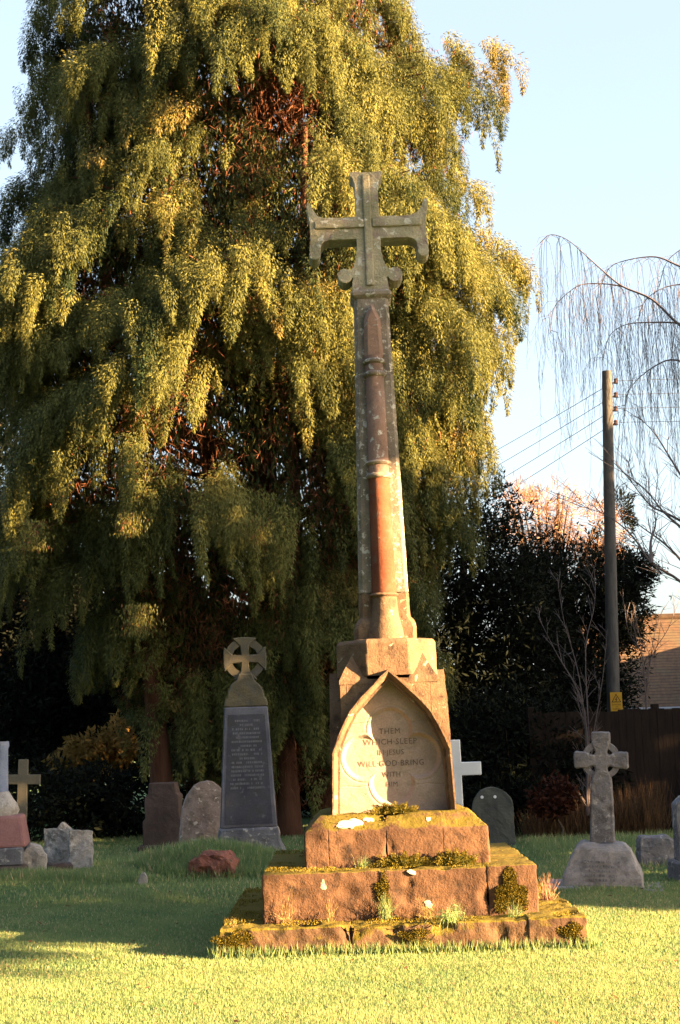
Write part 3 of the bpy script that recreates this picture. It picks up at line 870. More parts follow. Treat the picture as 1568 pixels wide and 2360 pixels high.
# left edge monument
t_ = thing('pillar_monument', 'blue marble pillar on a pink granite plinth at the left edge', 'headstone', at_ground(-2, 16.0), (0, 0, R(6)))
mb = MB(); mb.box(-.42, .34, -.34, .34, -.05, .17); mb.build('step', M_brown, t_, bevel=.02, sub=.1, wear=.01)
mb = MB(); mb.box(-.36, .29, -.29, .29, .17, .36); mb.build('step', M_slate_base, t_, bevel=.015, sub=.1, wear=.008)
mb = MB(); taper_body(mb, .32, .26, .27, .22, .36, .70); o = mb.build('plinth', M_pink, t_, bevel=.03, seg=2)
mb = MB(); mb.lathe([(.20, .70), (.215, .75), (.20, .82), (.16, .87), (.12, .92), (.1, .95)], 20); mb.build('column_base', M_rubble, t_, smooth=True, wear=.02, wscale=7)
mb = MB(); mb.lathe([(.098, .95), (.092, 1.42), (.105, 1.45), (.1, 1.5)], 20); mb.build('pillar', M_bluecol, t_, smooth=40)

def slabthing(name, label, px, D, outline, th, mat, rot, cat='stone', wear=.02):
    t_ = thing(name, label, cat, at_ground(px, D), rot)
    mb = MB(); mb.prism(outline, -th/2, th/2); mb.build('slab', mat, t_, bevel=.02, seg=2, sub=.05, wear=wear, wscale=7)
slabthing('gabled_stone', 'short gabled grey kerb stone beside the pink plinth', 80, 16.0, [(-.13, -.05), (.13, -.05), (.13, .26), (.06, .36), (-.04, .385), (-.13, .28)], .2, M_rubble, (0, 0, R(12)))
slabthing('broken_slab', 'broken lichened slab with a notched top leaning behind the kerb stone', 150, 17.2, [(-.25, -.05), (.1, -.05), (.12, .38), (.06, .5), (-.02, .56), (-.09, .48), (-.25, .5)], .12, M_rubble, (R(-10), R(-3), R(-8)))
slabthing('leaning_slab', 'square edged lichened slab leaning right of the broken slab', 186, 16.9, [(-.14, -.05), (.14, -.05), (.125, .44), (-.15, .46)], .1, M_rubble, (R(-8), R(3), R(14)))
slabthing('fallen_stone', 'rust red fallen stone half buried in the grass mound', 490, 15.4, [(-.24, -.08), (.24, -.08), (.25, .12), (.15, .2), (-.1, .22), (-.23, .14)], .28, M_rust, (R(6), 0, R(-10)), wear=.04)
slabthing('small_marker', 'tiny pale marker stone standing in the shaded lawn at left', 328, 14.7, [(-.05, -.05), (.05, -.05), (.05, .09), (.0, .14), (-.05, .1)], .06, M_rubble, (0, R(8), 0), wear=.008)
t_ = thing('rubble_block', 'low reddish block lying in front of the broken slab', 'stone', at_ground(140, 16.5), (0, 0, R(20)))
mb = MB(); mb.box(-.14, .14, -.1, .1, -.05, .12); mb.build('block', M_brown, t_, bevel=.03, seg=2, sub=.05, wear=.02)

# ------------------------------------------------------------------ weeping cypress
TX, TY = -1.25, 23.0
# places under the trees that sun reaches through gaps
DAPPLES = [(P(320, 1420, 18.9), .15), (P(595, 1215, 19.2), .13), (P(75, 1225, 19.6), .15), (P(235, 1735, 26.4), .62), (P(300, 1200, 19.3), .12)]
def build_weeping():
    tr = thing('weeping_cypress', 'huge golden green weeping conifer with hanging curtains of foliage behind the cross', 'tree', (TX, TY, 0))
    zs = np.array([0.8, 1.6, 2.8, 4.2, 5.0, 5.65, 7.1, 8.2, 9.3, 10.6, 11.7, 12.6, 13.2, 14.1, 16, 18, 19.5])
    rr = np.array([1.6, 2.3, 2.45, 2.6, 3.0, 3.2, 3.4, 3.6, 3.6, 3.4, 3.3, 3.0, 2.55, 2.5, 2.2, 1.2, .2])
    rl = np.array([1.2, 1.5, 2.2, 3.4, 4.3, 4.4, 4.4, 4.2, 4.1, 3.95, 3.9, 3.8, 3.7, 3.55, 2.9, 1.7, .4])
    def rad(z, az):
        c = (np.cos(az) + 1) / 2
        r_ = np.interp(z, zs, rr) * c + np.interp(z, zs, rl) * (1 - c)
        return r_ * (1 - .10 * (1 - np.abs(np.cos(az))) - .09 * np.exp(-((az + 2.15) / .38) ** 2))
    green = Leaves(); brown = Leaves(); limbs = MB()
    clumps = []; pockets = []
    # scattered clumps
    N = 520
    tries = 0
    while len(clumps) < N:
        z = RNG.uniform(1.2, 18.5)
        if RNG.random() > np.interp(z, [1, 13.5, 15, 18.5], [1, 1, .35, .15]): continue
        az = RNG.uniform(-np.pi, np.pi)
        front = -np.sin(az)
        if front < -.2 and RNG.random() > .30: continue
        k = RNG.choice([1.0, .92, .80, .66], p=[.45, .25, .18, .12]) * RNG.uniform(.95, 1.03)
        if az < -1.85: k = .92 * RNG.uniform(.97, 1.02)
        if mnoise.noise(Vector((3.6 * az * .62, 4.1, z * .42))) < -.17 and k > .78 and az > -2.2:
            pockets.append((az, z)); continue
        lump = 1 + .085 * math.sin(3 * az + z * 1.1) + .06 * math.sin(5 * az - z * 1.9 + 1)
        r_ = float(rad(z, az)) * k * lump
        clumps.append((r_ * math.cos(az), r_ * math.sin(az), z, az, RNG.uniform(.5, 1.25), RNG.uniform(.8, 2.3)))
    # silhouette clumps on the right, from the picture
    hand = set()
    for px, py, D, w, L in ((1068, 88, 23, .42, 1.3), (1172, 95, 22.6, .38, 1.2), (1120, 165, 22.8, .75, 1.9), (1150, 160, 23.2, .4, 1.0), (1075, 160, 22.3, .6, 1.6), (1020, 150, 22.2, .8, 1.4),
                            (1090, 385, 22.6, .75, 1.3), (1035, 390, 22, .6, 1.5), (1175, 548, 23, .62, 1.7), (1205, 590, 23.2, .35, 1.4), (1130, 560, 22.5, .6, 2.0), (1150, 700, 23, .6, 1.6), (1060, 800, 22, .7, 2.0), (1090, 900, 22.5, .6, 1.7),
                            (990, 1000, 21.5, .7, 2.1), (1040, 950, 22, .7, 1.6), (960, 950, 21.3, .6, 2.3), (945, 700, 21, .7, 2.2), (1000, 620, 21.4, .8, 2.3), (960, 420, 21.2, .7, 1.6), (905, 1000, 21, .5, 1.8),
                            (30, 255, 23, .55, 1.5), (18, 420, 22.8, .5, 1.5), (80, 170, 23, .6, 1.6), (120, 60, 23, .6, 1.6), (20, 560, 22.8, .5, 1.6)):
        p = P(px, py, D) - Vector((TX, TY, 0))
        clumps.append((p.x, p.y, p.z, math.atan2(p.y, p.x), w * 1.15, L)); hand.add((p.x, p.y, p.z))
    for (cx, cy, cz, az, w, L) in clumps:
        ca, sa = math.cos(az), math.sin(az)
        L = min(L, max(.5, cz - (2.3 if ca < -.35 else .9)))
        base_t = float(np.clip(RNG.normal(.46, .17), .05, .85))
        npl = int(6 + 13 * w)
        sb = RNG.uniform(0, 1, npl) ** .75
        lat = RNG.normal(0, .36, npl) * w * (.45 + .65 * sb)
        ra = (sb - .8) * 1.25 * w
        zz = cz + .30 * w * (1 - sb) - .50 * w * sb ** 2 - .45 * np.abs(lat) ** 1.5 / w + RNG.normal(0, .06, npl)
        root = np.stack([cx + ca * ra - sa * lat, cy + sa * ra + ca * lat, zz], -1)
        pl = np.minimum(L * RNG.uniform(.22, .72, npl) * (.65 + .35 * sb), np.maximum(.25, zz - .35))
        pw = RNG.uniform(.07, .17, npl) * (.75 + .35 * w)
        cnt = np.clip(pl * pw * 4600 * (1 if sa < .25 else .5), 60, 800).astype(int)
        pid = np.repeat(np.arange(npl), cnt); n = len(pid)
        tt = RNG.uniform(0, 1, n) ** .9
        ang = RNG.uniform(0, 2 * np.pi, n)
        prof = np.minimum(1, (tt + .03) / .14) ** .6 * np.clip(1.02 - tt, 0, 1) ** .75 * 1.25
        rr2 = pw[pid] * prof * np.sqrt(RNG.uniform(.05, 1.25, n))
        off = np.stack([np.cos(ang), np.sin(ang), np.zeros(n)], -1)
        outw = np.array([ca, sa, 0])
        bend = RNG.normal(0, .10, npl)[pid] * pl[pid] * tt ** 1.4
        pos = root[pid] + off * rr2[:, None] + np.stack([-sa * bend, ca * bend, -tt * pl[pid]], -1) + outw * (.16 * pl[pid] * np.sin(tt * 2.0))[:, None]
        d = np.array([0, 0, -1.0]) + off * RNG.uniform(.1, .95, n)[:, None] + outw * .15 + RNG.normal(0, .28, (n, 3))
        topm = tt < .12
        d[topm] += outw * .7 + np.array([0, 0, .5])
        nrm = norm(off * .9 + outw * .55 + np.array([0, 0, .2]) + RNG.normal(0, .35, (n, 3)))
        tint = np.clip(base_t + RNG.normal(0, .09, npl)[pid] + RNG.normal(0, .10, n), 0, .82)
        if RNG.random() < .10: tint = np.clip(tint + .25, 0, 1)
        green.add(pos, d, nrm, RNG.uniform(.035, .085, n), RNG.uniform(.009, .018, n), tint)
        # bough carrying it, and dead brown twigs inside
        r0 = math.hypot(cx, cy)
        if RNG.random() < .42 and w * 1.0 == w and (cx, cy, cz) not in hand:
            hz = cz - .5 * r0 * RNG.uniform(.3, .75)
            a = Vector((0.12 * ca, .12 * sa, max(.6, hz))); b = Vector((cx * .55, cy * .55, cz - .05 * r0)); c_ = Vector((cx * .97, cy * .97, cz - .08))
            limbs.tube([a, a.lerp(b, .5) + Vector((0, 0, .12)), b, b.lerp(c_, .6) + Vector((0, 0, .1)), c_], [.05, .042, .03, .02, .01], 5, False)
        if RNG.random() < .85:
            nb = 260
            f = RNG.uniform(.55, .92, nb)
            pb = np.stack([cx * f, cy * f, cz - .15 - RNG.uniform(0, 1, nb) * min(L, 1.3)], -1) + RNG.normal(0, .16, (nb, 3))
            pb[:, 2] = np.maximum(pb[:, 2], .5)
            db = np.array([0, 0, -.8]) + RNG.normal(0, .55, (nb, 3))
            brown.add(pb, db, rnd3(nb), RNG.uniform(.06, .2, nb), RNG.uniform(.008, .016, nb), RNG.uniform(0, .9, nb), .3)
    for q, hr in DAPPLES:
        if q.y > 25: continue
        nb = 900; q = q - Vector((TX, TY, 0))
        pb = np.array(q) + np.stack([RNG.normal(0, hr*.8, nb), RNG.normal(0, .08, nb), RNG.uniform(-1.6, 1.2, nb) * hr], -1)
        brown.add(pb[:130], np.array([0, 0, -.9]) + RNG.normal(0, .35, (130, 3)), rnd3(130), RNG.uniform(.04, .10, 130), RNG.uniform(.006, .011, 130), RNG.uniform(.1, .8, 130), .3)
        green.add(pb[130:], np.array([0, 0, -1]) + RNG.normal(0, .4, (nb - 130, 3)), rnd3(nb - 130), RNG.uniform(.035, .08, nb - 130), RNG.uniform(.008, .015, nb - 130), RNG.uniform(.4, .9, nb - 130))
    for az, z in pockets:
        r_ = float(rad(z, az)) * RNG.uniform(.62, .85); nb = 130
        pb = np.array([r_*math.cos(az), r_*math.sin(az), z]) + RNG.normal(0, .22, (nb, 3)) + np.array([0, 0, -.4]) * RNG.uniform(0, 2, nb)[:, None]
        pb[:, 2] = np.maximum(pb[:, 2], .5)
        brown.add(pb, np.array([0, 0, -.8]) + RNG.normal(0, .6, (nb, 3)), rnd3(nb), RNG.uniform(.05, .18, nb), RNG.uniform(.007, .014, nb), RNG.uniform(0, .8, nb), .3)
        if RNG.random() < .10:
            c_ = Vector((r_*math.cos(az), r_*math.sin(az), z)); a = Vector((0, 0, max(.5, z - .8)))
            limbs.tube([a, a.lerp(c_, .6) + Vector((0, 0, .1)), c_ * 1.1 + Vector((0, 0, -.1 * z))], [.035, .022, .008], 5, False)
    # inner mass of foliage that closes the crown
    n = 230000
    z = RNG.uniform(1.0, 17.5, n); az = RNG.uniform(-np.pi, np.pi, n)
    r_ = rad(z, az) * RNG.uniform(.35, .72, n) * np.where(np.abs(az + 2.6) < .7, 1.15, 1)
    pos = np.stack([r_ * np.cos(az), r_ * np.sin(az), z], -1)
    gaps = np.array([mnoise.noise(Vector(p) * .8) for p in pos]) > -.28
    pos = pos[gaps]; n = len(pos)
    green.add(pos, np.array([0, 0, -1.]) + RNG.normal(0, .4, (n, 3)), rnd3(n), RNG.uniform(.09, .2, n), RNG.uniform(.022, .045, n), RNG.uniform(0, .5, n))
    print('LEAVES', sum(len(v) for v in green.V) // 4, sum(len(v) for v in brown.V) // 4)
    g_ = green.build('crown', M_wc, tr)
    brown.build('dead_twigs', M_dead, tr)
    limbs.build('limbs', M_bark_red, tr, smooth=True)
    for i, (bx, by, lx, ly, h, r0) in enumerate(((0, 0, .1, 0, 19, .30), (-1.55, -1.1, -1.2, -.3, 12, .17), (.35, -1.3, .5, -.6, 11, .15), (-.6, .4, -1.4, .4, 15, .2), (.9, .2, 1.2, .2, 15, .18))):
        tb = MB(); pts = [(bx + lx * (q/8) ** 1.5 + .05 * math.sin(q * 1.7 + i), by + ly * (q/8), h * q / 8 - .1) for q in range(9)]
        tb.tube(pts, [r0 * (1.25 if q == 0 else 1) * (1 - .085 * q) for q in range(9)], 12)
        tb.build('trunk', M_bark_red, tr, smooth=True, wear=.02, wscale=5)
    return tr
build_weeping()

# ------------------------------------------------------------------ other trees and bushes
def cloud_tree(name, label, cat, base, lobes, n, leaf, mat, barkm, group=None, trunk_r=.2, spiky=.6, cut=-.15, nsc=1.2, down=0., tl=(0, .9), limbs_n=6, trunk_h=None):
    """crown of many leaves in lobes (world coordinates), trunk and limbs under it"""
    base = Vector(base)
    t_ = thing(name, label, cat, base, group=group)
    lv = Leaves()
    vols = np.array([a * b * c for (_, (a, b, c)) in lobes]) ** (2/3); vols = vols / vols.sum()
    for (c_, rad_), vf in zip(lobes, vols):
        m_ = int(n * vf)
        d = rnd3(m_); rr_ = RNG.uniform(0, 1, m_) ** .33
        rr_ = rr_ * (1 + .22 * np.sin(d[:, 0] * 6 + c_[0]) * np.sin(d[:, 2] * 7 + c_[2]) + .12 * np.sin(d[:, 1] * 13 + d[:, 2] * 11))
        p = d * rr_[:, None] * np.array(rad_) + np.array(c_) - np.array(base)
        keep = np.array([mnoise.fractal(Vector(q) * nsc, .8, 2, 3) for q in p]) > cut
        keep &= p[:, 2] > .05
        p, d2 = p[keep], d[keep]; k = len(p)
        ax_ = d2 * spiky + rnd3(k) * (1.1 - spiky * .6) + np.array([0, 0, -down])
        lv.add(p, ax_, norm(d2 + rnd3(k) * 1.1), RNG.uniform(.6, 1.3, k) * leaf[0], RNG.uniform(.7, 1.2, k) * leaf[1], RNG.uniform(*tl, k))
    lv.build('crown', mat, t_)
    cz = max(c[2] for c, _ in lobes) - base.z if trunk_h is None else trunk_h
    tb = MB()
    tb.tube([(0, 0, -.1), (.03, 0, cz*.25), (-.04, .02, cz*.5), (.02, 0, cz*.9)], [trunk_r*1.2, trunk_r, trunk_r*.75, trunk_r*.3], 10)
    tb.build('trunk', barkm, t_, smooth=True)
    lm = MB()
    for i in range(limbs_n):
        c_, r3 = lobes[i % len(lobes)]
        e = Vector(c_) - base + Vector((random.uniform(-.6, .6) * r3[0], random.uniform(-.6, .6) * r3[1], random.uniform(0, .6) * r3[2]))
        a = Vector((0, 0, min(cz * .8, max(.3, e.z * random.uniform(.3, .6)))))
        lm.tube([a, a.lerp(e, .5) + Vector((0, 0, .15)), e], [trunk_r*.4, trunk_r*.25, trunk_r*.08], 6, False)
    lm.build('limbs', barkm, t_, smooth=True)
    return t_
def lobe(px, py, D, rx, ry, rz): return (tuple(P(px, py, D)), (rx, ry, rz))
# right hand evergreens
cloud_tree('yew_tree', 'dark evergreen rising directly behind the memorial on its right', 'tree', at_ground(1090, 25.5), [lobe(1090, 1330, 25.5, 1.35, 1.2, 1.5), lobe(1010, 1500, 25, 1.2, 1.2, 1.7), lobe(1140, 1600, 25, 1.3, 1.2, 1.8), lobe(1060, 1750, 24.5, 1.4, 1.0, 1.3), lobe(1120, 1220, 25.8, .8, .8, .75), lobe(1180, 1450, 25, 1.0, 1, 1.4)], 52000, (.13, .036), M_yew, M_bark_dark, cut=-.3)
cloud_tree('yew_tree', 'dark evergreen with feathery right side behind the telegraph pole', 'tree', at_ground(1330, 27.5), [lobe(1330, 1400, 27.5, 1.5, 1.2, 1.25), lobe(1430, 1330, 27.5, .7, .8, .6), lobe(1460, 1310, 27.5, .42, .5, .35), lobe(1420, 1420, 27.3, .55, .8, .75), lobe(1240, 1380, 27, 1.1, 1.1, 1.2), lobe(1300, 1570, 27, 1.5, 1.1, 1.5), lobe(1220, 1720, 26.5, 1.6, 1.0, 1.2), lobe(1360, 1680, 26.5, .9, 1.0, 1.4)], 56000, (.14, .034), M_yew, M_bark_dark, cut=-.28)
cloud_tree('russet_tree', 'twiggy russet topped tree catching sun above the dark evergreens', 'tree', at_ground(1290, 30), [lobe(1230, 1200, 30, .85, .8, .75), lobe(1320, 1210, 30, .95, .8, .7), lobe(1390, 1230, 30, .55, .6, .6), lobe(1270, 1160, 30.2, .6, .6, .55), lobe(1180, 1170, 30.3, .4, .5, .6), lobe(1300, 1330, 30, 1.3, .9, 1.0)], 9000, (.30, .016), M_russet, M_bark_dark, spiky=.75, cut=-.05, nsc=2.2, limbs_n=26, trunk_r=.16)
cloud_tree('small_conifer', 'small feathery evergreen peeping out right of the pole', 'tree', at_ground(1420, 31), [lobe(1425, 1190, 31, .32, .4, .62), lobe(1435, 1240, 31, .4, .4, .5), lobe(1400, 1300, 31, .5, .5, 1.0)], 4500, (.16, .035), M_yew, M_bark_dark, spiky=.8, cut=-.2, trunk_r=.1)
# left hand dark trees
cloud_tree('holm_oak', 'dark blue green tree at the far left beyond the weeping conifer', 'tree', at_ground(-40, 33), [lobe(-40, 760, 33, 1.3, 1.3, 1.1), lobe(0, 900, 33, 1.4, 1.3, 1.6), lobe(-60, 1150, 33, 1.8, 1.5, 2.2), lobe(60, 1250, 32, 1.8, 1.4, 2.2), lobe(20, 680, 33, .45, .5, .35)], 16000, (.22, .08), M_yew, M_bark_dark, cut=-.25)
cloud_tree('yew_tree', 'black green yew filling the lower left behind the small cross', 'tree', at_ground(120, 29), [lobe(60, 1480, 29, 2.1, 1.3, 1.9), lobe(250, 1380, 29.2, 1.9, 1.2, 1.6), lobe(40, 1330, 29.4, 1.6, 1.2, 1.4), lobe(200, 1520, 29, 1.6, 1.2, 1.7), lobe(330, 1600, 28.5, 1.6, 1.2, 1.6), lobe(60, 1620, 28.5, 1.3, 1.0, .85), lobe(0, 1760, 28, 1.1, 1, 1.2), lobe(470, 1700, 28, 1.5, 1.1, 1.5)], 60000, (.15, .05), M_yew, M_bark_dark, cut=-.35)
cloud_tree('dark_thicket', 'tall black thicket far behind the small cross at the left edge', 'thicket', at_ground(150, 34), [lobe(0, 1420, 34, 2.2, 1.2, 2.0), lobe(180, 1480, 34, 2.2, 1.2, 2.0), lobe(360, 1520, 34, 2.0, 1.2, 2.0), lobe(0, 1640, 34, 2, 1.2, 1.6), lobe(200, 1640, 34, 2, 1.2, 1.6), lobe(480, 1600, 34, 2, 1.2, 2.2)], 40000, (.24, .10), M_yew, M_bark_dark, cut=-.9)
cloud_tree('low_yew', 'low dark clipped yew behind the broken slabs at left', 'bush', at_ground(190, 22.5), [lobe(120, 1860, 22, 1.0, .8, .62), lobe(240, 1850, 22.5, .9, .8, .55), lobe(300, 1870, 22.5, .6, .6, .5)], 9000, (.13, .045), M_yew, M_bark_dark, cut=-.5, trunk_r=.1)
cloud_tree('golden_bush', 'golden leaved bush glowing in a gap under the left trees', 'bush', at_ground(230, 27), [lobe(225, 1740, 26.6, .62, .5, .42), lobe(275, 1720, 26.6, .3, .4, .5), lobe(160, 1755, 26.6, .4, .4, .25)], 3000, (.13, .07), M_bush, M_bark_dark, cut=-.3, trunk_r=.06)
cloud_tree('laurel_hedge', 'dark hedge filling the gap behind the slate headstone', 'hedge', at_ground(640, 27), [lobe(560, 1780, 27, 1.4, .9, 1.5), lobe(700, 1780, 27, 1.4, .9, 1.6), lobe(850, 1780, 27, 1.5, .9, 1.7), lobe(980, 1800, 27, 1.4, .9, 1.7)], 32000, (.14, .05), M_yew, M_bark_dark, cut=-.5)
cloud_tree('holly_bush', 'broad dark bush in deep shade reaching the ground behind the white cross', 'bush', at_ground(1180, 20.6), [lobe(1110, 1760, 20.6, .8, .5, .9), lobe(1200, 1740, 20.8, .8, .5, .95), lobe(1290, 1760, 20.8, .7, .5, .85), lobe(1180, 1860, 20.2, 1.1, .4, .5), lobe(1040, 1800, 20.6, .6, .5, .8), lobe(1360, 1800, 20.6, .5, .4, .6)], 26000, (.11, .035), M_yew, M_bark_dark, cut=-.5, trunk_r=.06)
cloud_tree('rusty_shrub', 'low shrub of rust red leaves at the foot of the fence', 'bush', at_ground(1292, 18.9), [lobe(1290, 1835, 18.9, .24, .2, .26), lobe(1255, 1850, 18.9, .2, .2, .18)], 900, (.08, .05), leafmat('rust_leaves', (.03, .011, .008), (.06, .021, .012)), M_bark_dark, cut=-.6, trunk_r=.02)

n = 11000
x = RNG.uniform(1.4, 7.5, n); y = RNG.uniform(19.0, 20.2, n)
keep = (np.sin(x*2.3) + np.sin(x*5.1 + 1) + x*.25 > .4); x, y = x[keep], y[keep]; n = len(x)
dl = Leaves(); dl.add(np.stack([x, y, gh(x, y)], -1), np.stack([RNG.normal(0, .22, n), RNG.normal(0, .2, n), np.ones(n)], -1), rnd3(n), RNG.uniform(.15, 1.1, n) * np.clip(x/5, .3, 1), RNG.uniform(.006, .012, n), RNG.uniform(0, .9, n))
tag(dl.build('dry_stalks', leafmat('dead_brown_stalks', (.035, .022, .013), (.13, .075, .04), None, .2)), 'dead brown stalks along the foot of the fence', 'dry grass', kind='stuff')
# ------------------------------------------------------------------ fence, house, pole
def fence():
    t_ = thing('board_fence', 'dark brown close boarded fence along the back of the churchyard', 'fence', (0, 20.3, 0), (0, 0, R(3)))
    mb = MB(); x = 2.6
    while x < 9.5:
        w = random.uniform(.095, .115)
        h = 1.72 + random.uniform(-.02, .02)
        mb.box(x, x + w, -.012 + random.uniform(-.004, .004), .012, .0, h); x += w + .004
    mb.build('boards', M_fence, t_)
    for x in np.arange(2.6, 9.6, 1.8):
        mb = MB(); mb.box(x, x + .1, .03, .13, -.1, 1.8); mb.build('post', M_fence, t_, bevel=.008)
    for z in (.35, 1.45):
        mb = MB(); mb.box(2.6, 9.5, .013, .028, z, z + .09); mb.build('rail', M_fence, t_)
fence()

def house():
    p = P(1500, 1640, 40)
    hx, hy = 9.0, 40.0
    t_ = thing('cottage', 'low cottage with a tiled roof catching sun at the right edge', 'house', (hx, hy, 0), (0, 0, R(-7)))
    ez, rz, L, dp = 1.95, 4.75, 14.0, 3.6
    x0 = -3.1
    mb = MB(); mb.box(x0 + .3, x0 + L, .25, 2 * dp, 0, ez + .1); mb.build('wall', M_roofwall, t_)
    rise = rz - ez
    sl = math.hypot(rise, dp + .2); an = math.atan2(rise, dp + .2)
    rf = MB(); rf.box(0, L, 0, sl, -.06, 0)
    o = rf.build('roof', M_tiles, t_); o.location = (x0, -.2, ez); o.rotation_euler = (an, 0, 0)
    rf = MB(); rf.box(0, L, 0, sl, -.06, 0)
    o = rf.build('roof', M_tiles, t_); o.location = (x0 + L, 2 * dp + .2, ez); o.rotation_euler = (an, 0, math.pi)
    mb = MB()
    mb.tube([(x0, dp, rz + .0), (x0 + L, dp, rz + .0)], .11, 10); mb.build('ridge_tiles', M_tiles, t_)
    # gutter
    mb = MB(); mb.tube([(x0, -.27, ez - .02), (x0 + L, -.27, ez - .02)], .06, 8); mb.build('gutter', plain('grey_gutter', (.2, .2, .22), (.26, .26, .28)), t_)
    # gable of the wing at right
    mb = MB(); mb.box(1.35, 1.5, -2.0, -1.8, 2.3, 2.5)
    w_ = MB()
    gx = 3.2
    for sx in (-1, 1):
        w_.add([(gx, -1.6, 4.35), (gx + sx*2.3, -1.6, 2.5), (gx + sx*2.3, -1.6, 2.28), (gx, -1.6, 4.13), (gx, -1.5, 4.35), (gx + sx*2.3, -1.5, 2.5), (gx + sx*2.3, -1.5, 2.28), (gx, -1.5, 4.13)],
               [(0,1,2,3), (4,5,6,7), (0,1,5,4), (3,2,6,7), (1,2,6,5)])
    w_.build('barge_board', M_bark_dark, t_)
    w_ = MB(); w_.prism([(gx - 2.0, 0), (gx + 2.0, 0), (gx + 2.0, 2.4), (gx, 4.15), (gx - 2.0, 2.4)], -1.48, 1.5)
    w_.build('gable_wall', plain('pale_render', (.5, .45, .42), (.58, .52, .48)), t_)
    w_ = MB()
    for sx in (-1, 1):
        w_.add([(gx, -1.55, 4.40), (gx + sx*2.35, -1.55, 2.51), (gx + sx*2.35, 3.2, 2.51), (gx, 3.2, 4.40), (gx, -1.55, 4.345), (gx + sx*2.35, -1.55, 2.455), (gx + sx*2.35, 3.2, 2.455), (gx, 3.2, 4.345)],
               [(0,1,2,3), (4,5,6,7), (0,1,5,4), (1,2,6,5)])
    w_.build('wing_roof', M_tiles, t_)
house()

POLE_D = 25.0
pb_ = P(1418, 1880, POLE_D)
ptop = P(1399, 856, POLE_D)
pole = thing('telegraph_pole', 'weathered wooden telegraph pole standing behind the granite cross', 'pole', (pb_.x, POLE_D, 0))
tp = ptop - Vector((pb_.x, POLE_D, 0))
mb = MB(); mb.tube([Vector((0, 0, -.2)).lerp(tp, q/6) for q in range(7)], [.125 - .006*q for q in range(7)], 16); mb.build('shaft', M_wood_pole, pole, smooth=50, wear=.006, wscale=9)
ins = []
for py in (880, 912, 944, 976):
    p = P(1412, py, POLE_D - .02) - pole.location
    mb = MB(); mb.tube([p + Vector((-.05, 0, -.02)), p + Vector((.05, 0, -.02)), p + Vector((.06, 0, .02))], .012, 6)
    mb.lathe([(.02, -.03), (.045, -.03), (.04, .0), (.03, .02), (.038, .04), (.02, .065), (.001, .07)], 12, p.x + .06, p.y)
    for i in range(len(mb.v) - 7*12, len(mb.v)): mb.v[i] = (mb.v[i][0], mb.v[i][1], mb.v[i][2] + p.z)
    mb.build('insulator', M_insul, pole)
    ins.append(p + pole.location + Vector((.06, 0, .02)))
# wires
def sag(a, b, s, n=18): return [a.lerp(b, i/n) + Vector((0, 0, -s * 4 * (i/n) * (1 - i/n))) for i in range(n + 1)]
for i, a in enumerate(ins):
    nm = ['uppermost', 'second', 'third', 'lowest'][i]
    b = a + Vector((30, -3.0 + i * .3, .2))
    mb = MB(); mb.tube(sag(a, b, .25), .0045, 5); tag(mb.build('overhead_wire', M_wire), f'{nm} of the four wires running right from the telegraph pole', 'wire', 'wires strung from the telegraph pole')
    b = P(700, 1245 + i * 44, 60); 
    mb = MB(); mb.tube(sag(a + Vector((-.1, .05, -.05)), b, .3), .006, 5); tag(mb.build('overhead_wire', M_wire), f'{nm} of the four wires slanting down left from the telegraph pole', 'wire', 'wires strung from the telegraph pole')

# warning sign
sc_ = P(1421, 1618, POLE_D - .16)
sg = thing('warning_sign', 'yellow danger sign with black triangle fixed to the telegraph pole', 'sign', sc_)
sw, shh = .102, .168
mb = MB(); mb.box(-sw, sw, 0, .004, -shh, shh); sp_ = mb.build('plate', M_sign, sg)
mb = MB()
def tri(c, r_, y): return [(r_*math.cos(R(a)), c + r_*math.sin(R(a))) for a in (90, 210, 330)]
o3 = tri(.045, .10, 0); i3 = tri(.045, .075, 0)
for i in range(3):
    j = (i+1) % 3
    mb.add([(o3[i][0], -.0025, o3[i][1]), (o3[j][0], -.0025, o3[j][1]), (i3[j][0], -.0025, i3[j][1]), (i3[i][0], -.0025, i3[i][1])], [(0,1,2,3)])
bolt = [(.012, .10), (-.022, .04), (.0, .042), (-.012, .0), (-.004, .002), (.022, .055), (.002, .053), (.02, .098)]
b0 = len(mb.v)
for (a, b, c_) in ((0, 1, 6), (0, 6, 7), (1, 2, 6), (2, 3, 4), (2, 4, 5), (2, 5, 6)):
    mb.add([(bolt[q][0] - .002, -.0028, bolt[q][1] * .9) for q in (a, b, c_)], [(0, 1, 2)])
mb.build('triangle', M_black, sp_)
for body, z, sz in (('DANGER', -.045, .04), ('OF', -.083, .035), ('DEATH', -.12, .04)):
    text_mesh(body, sz, (0, -.0025, z), sp_, M_black, 'lettering', .0004, sx=.95)

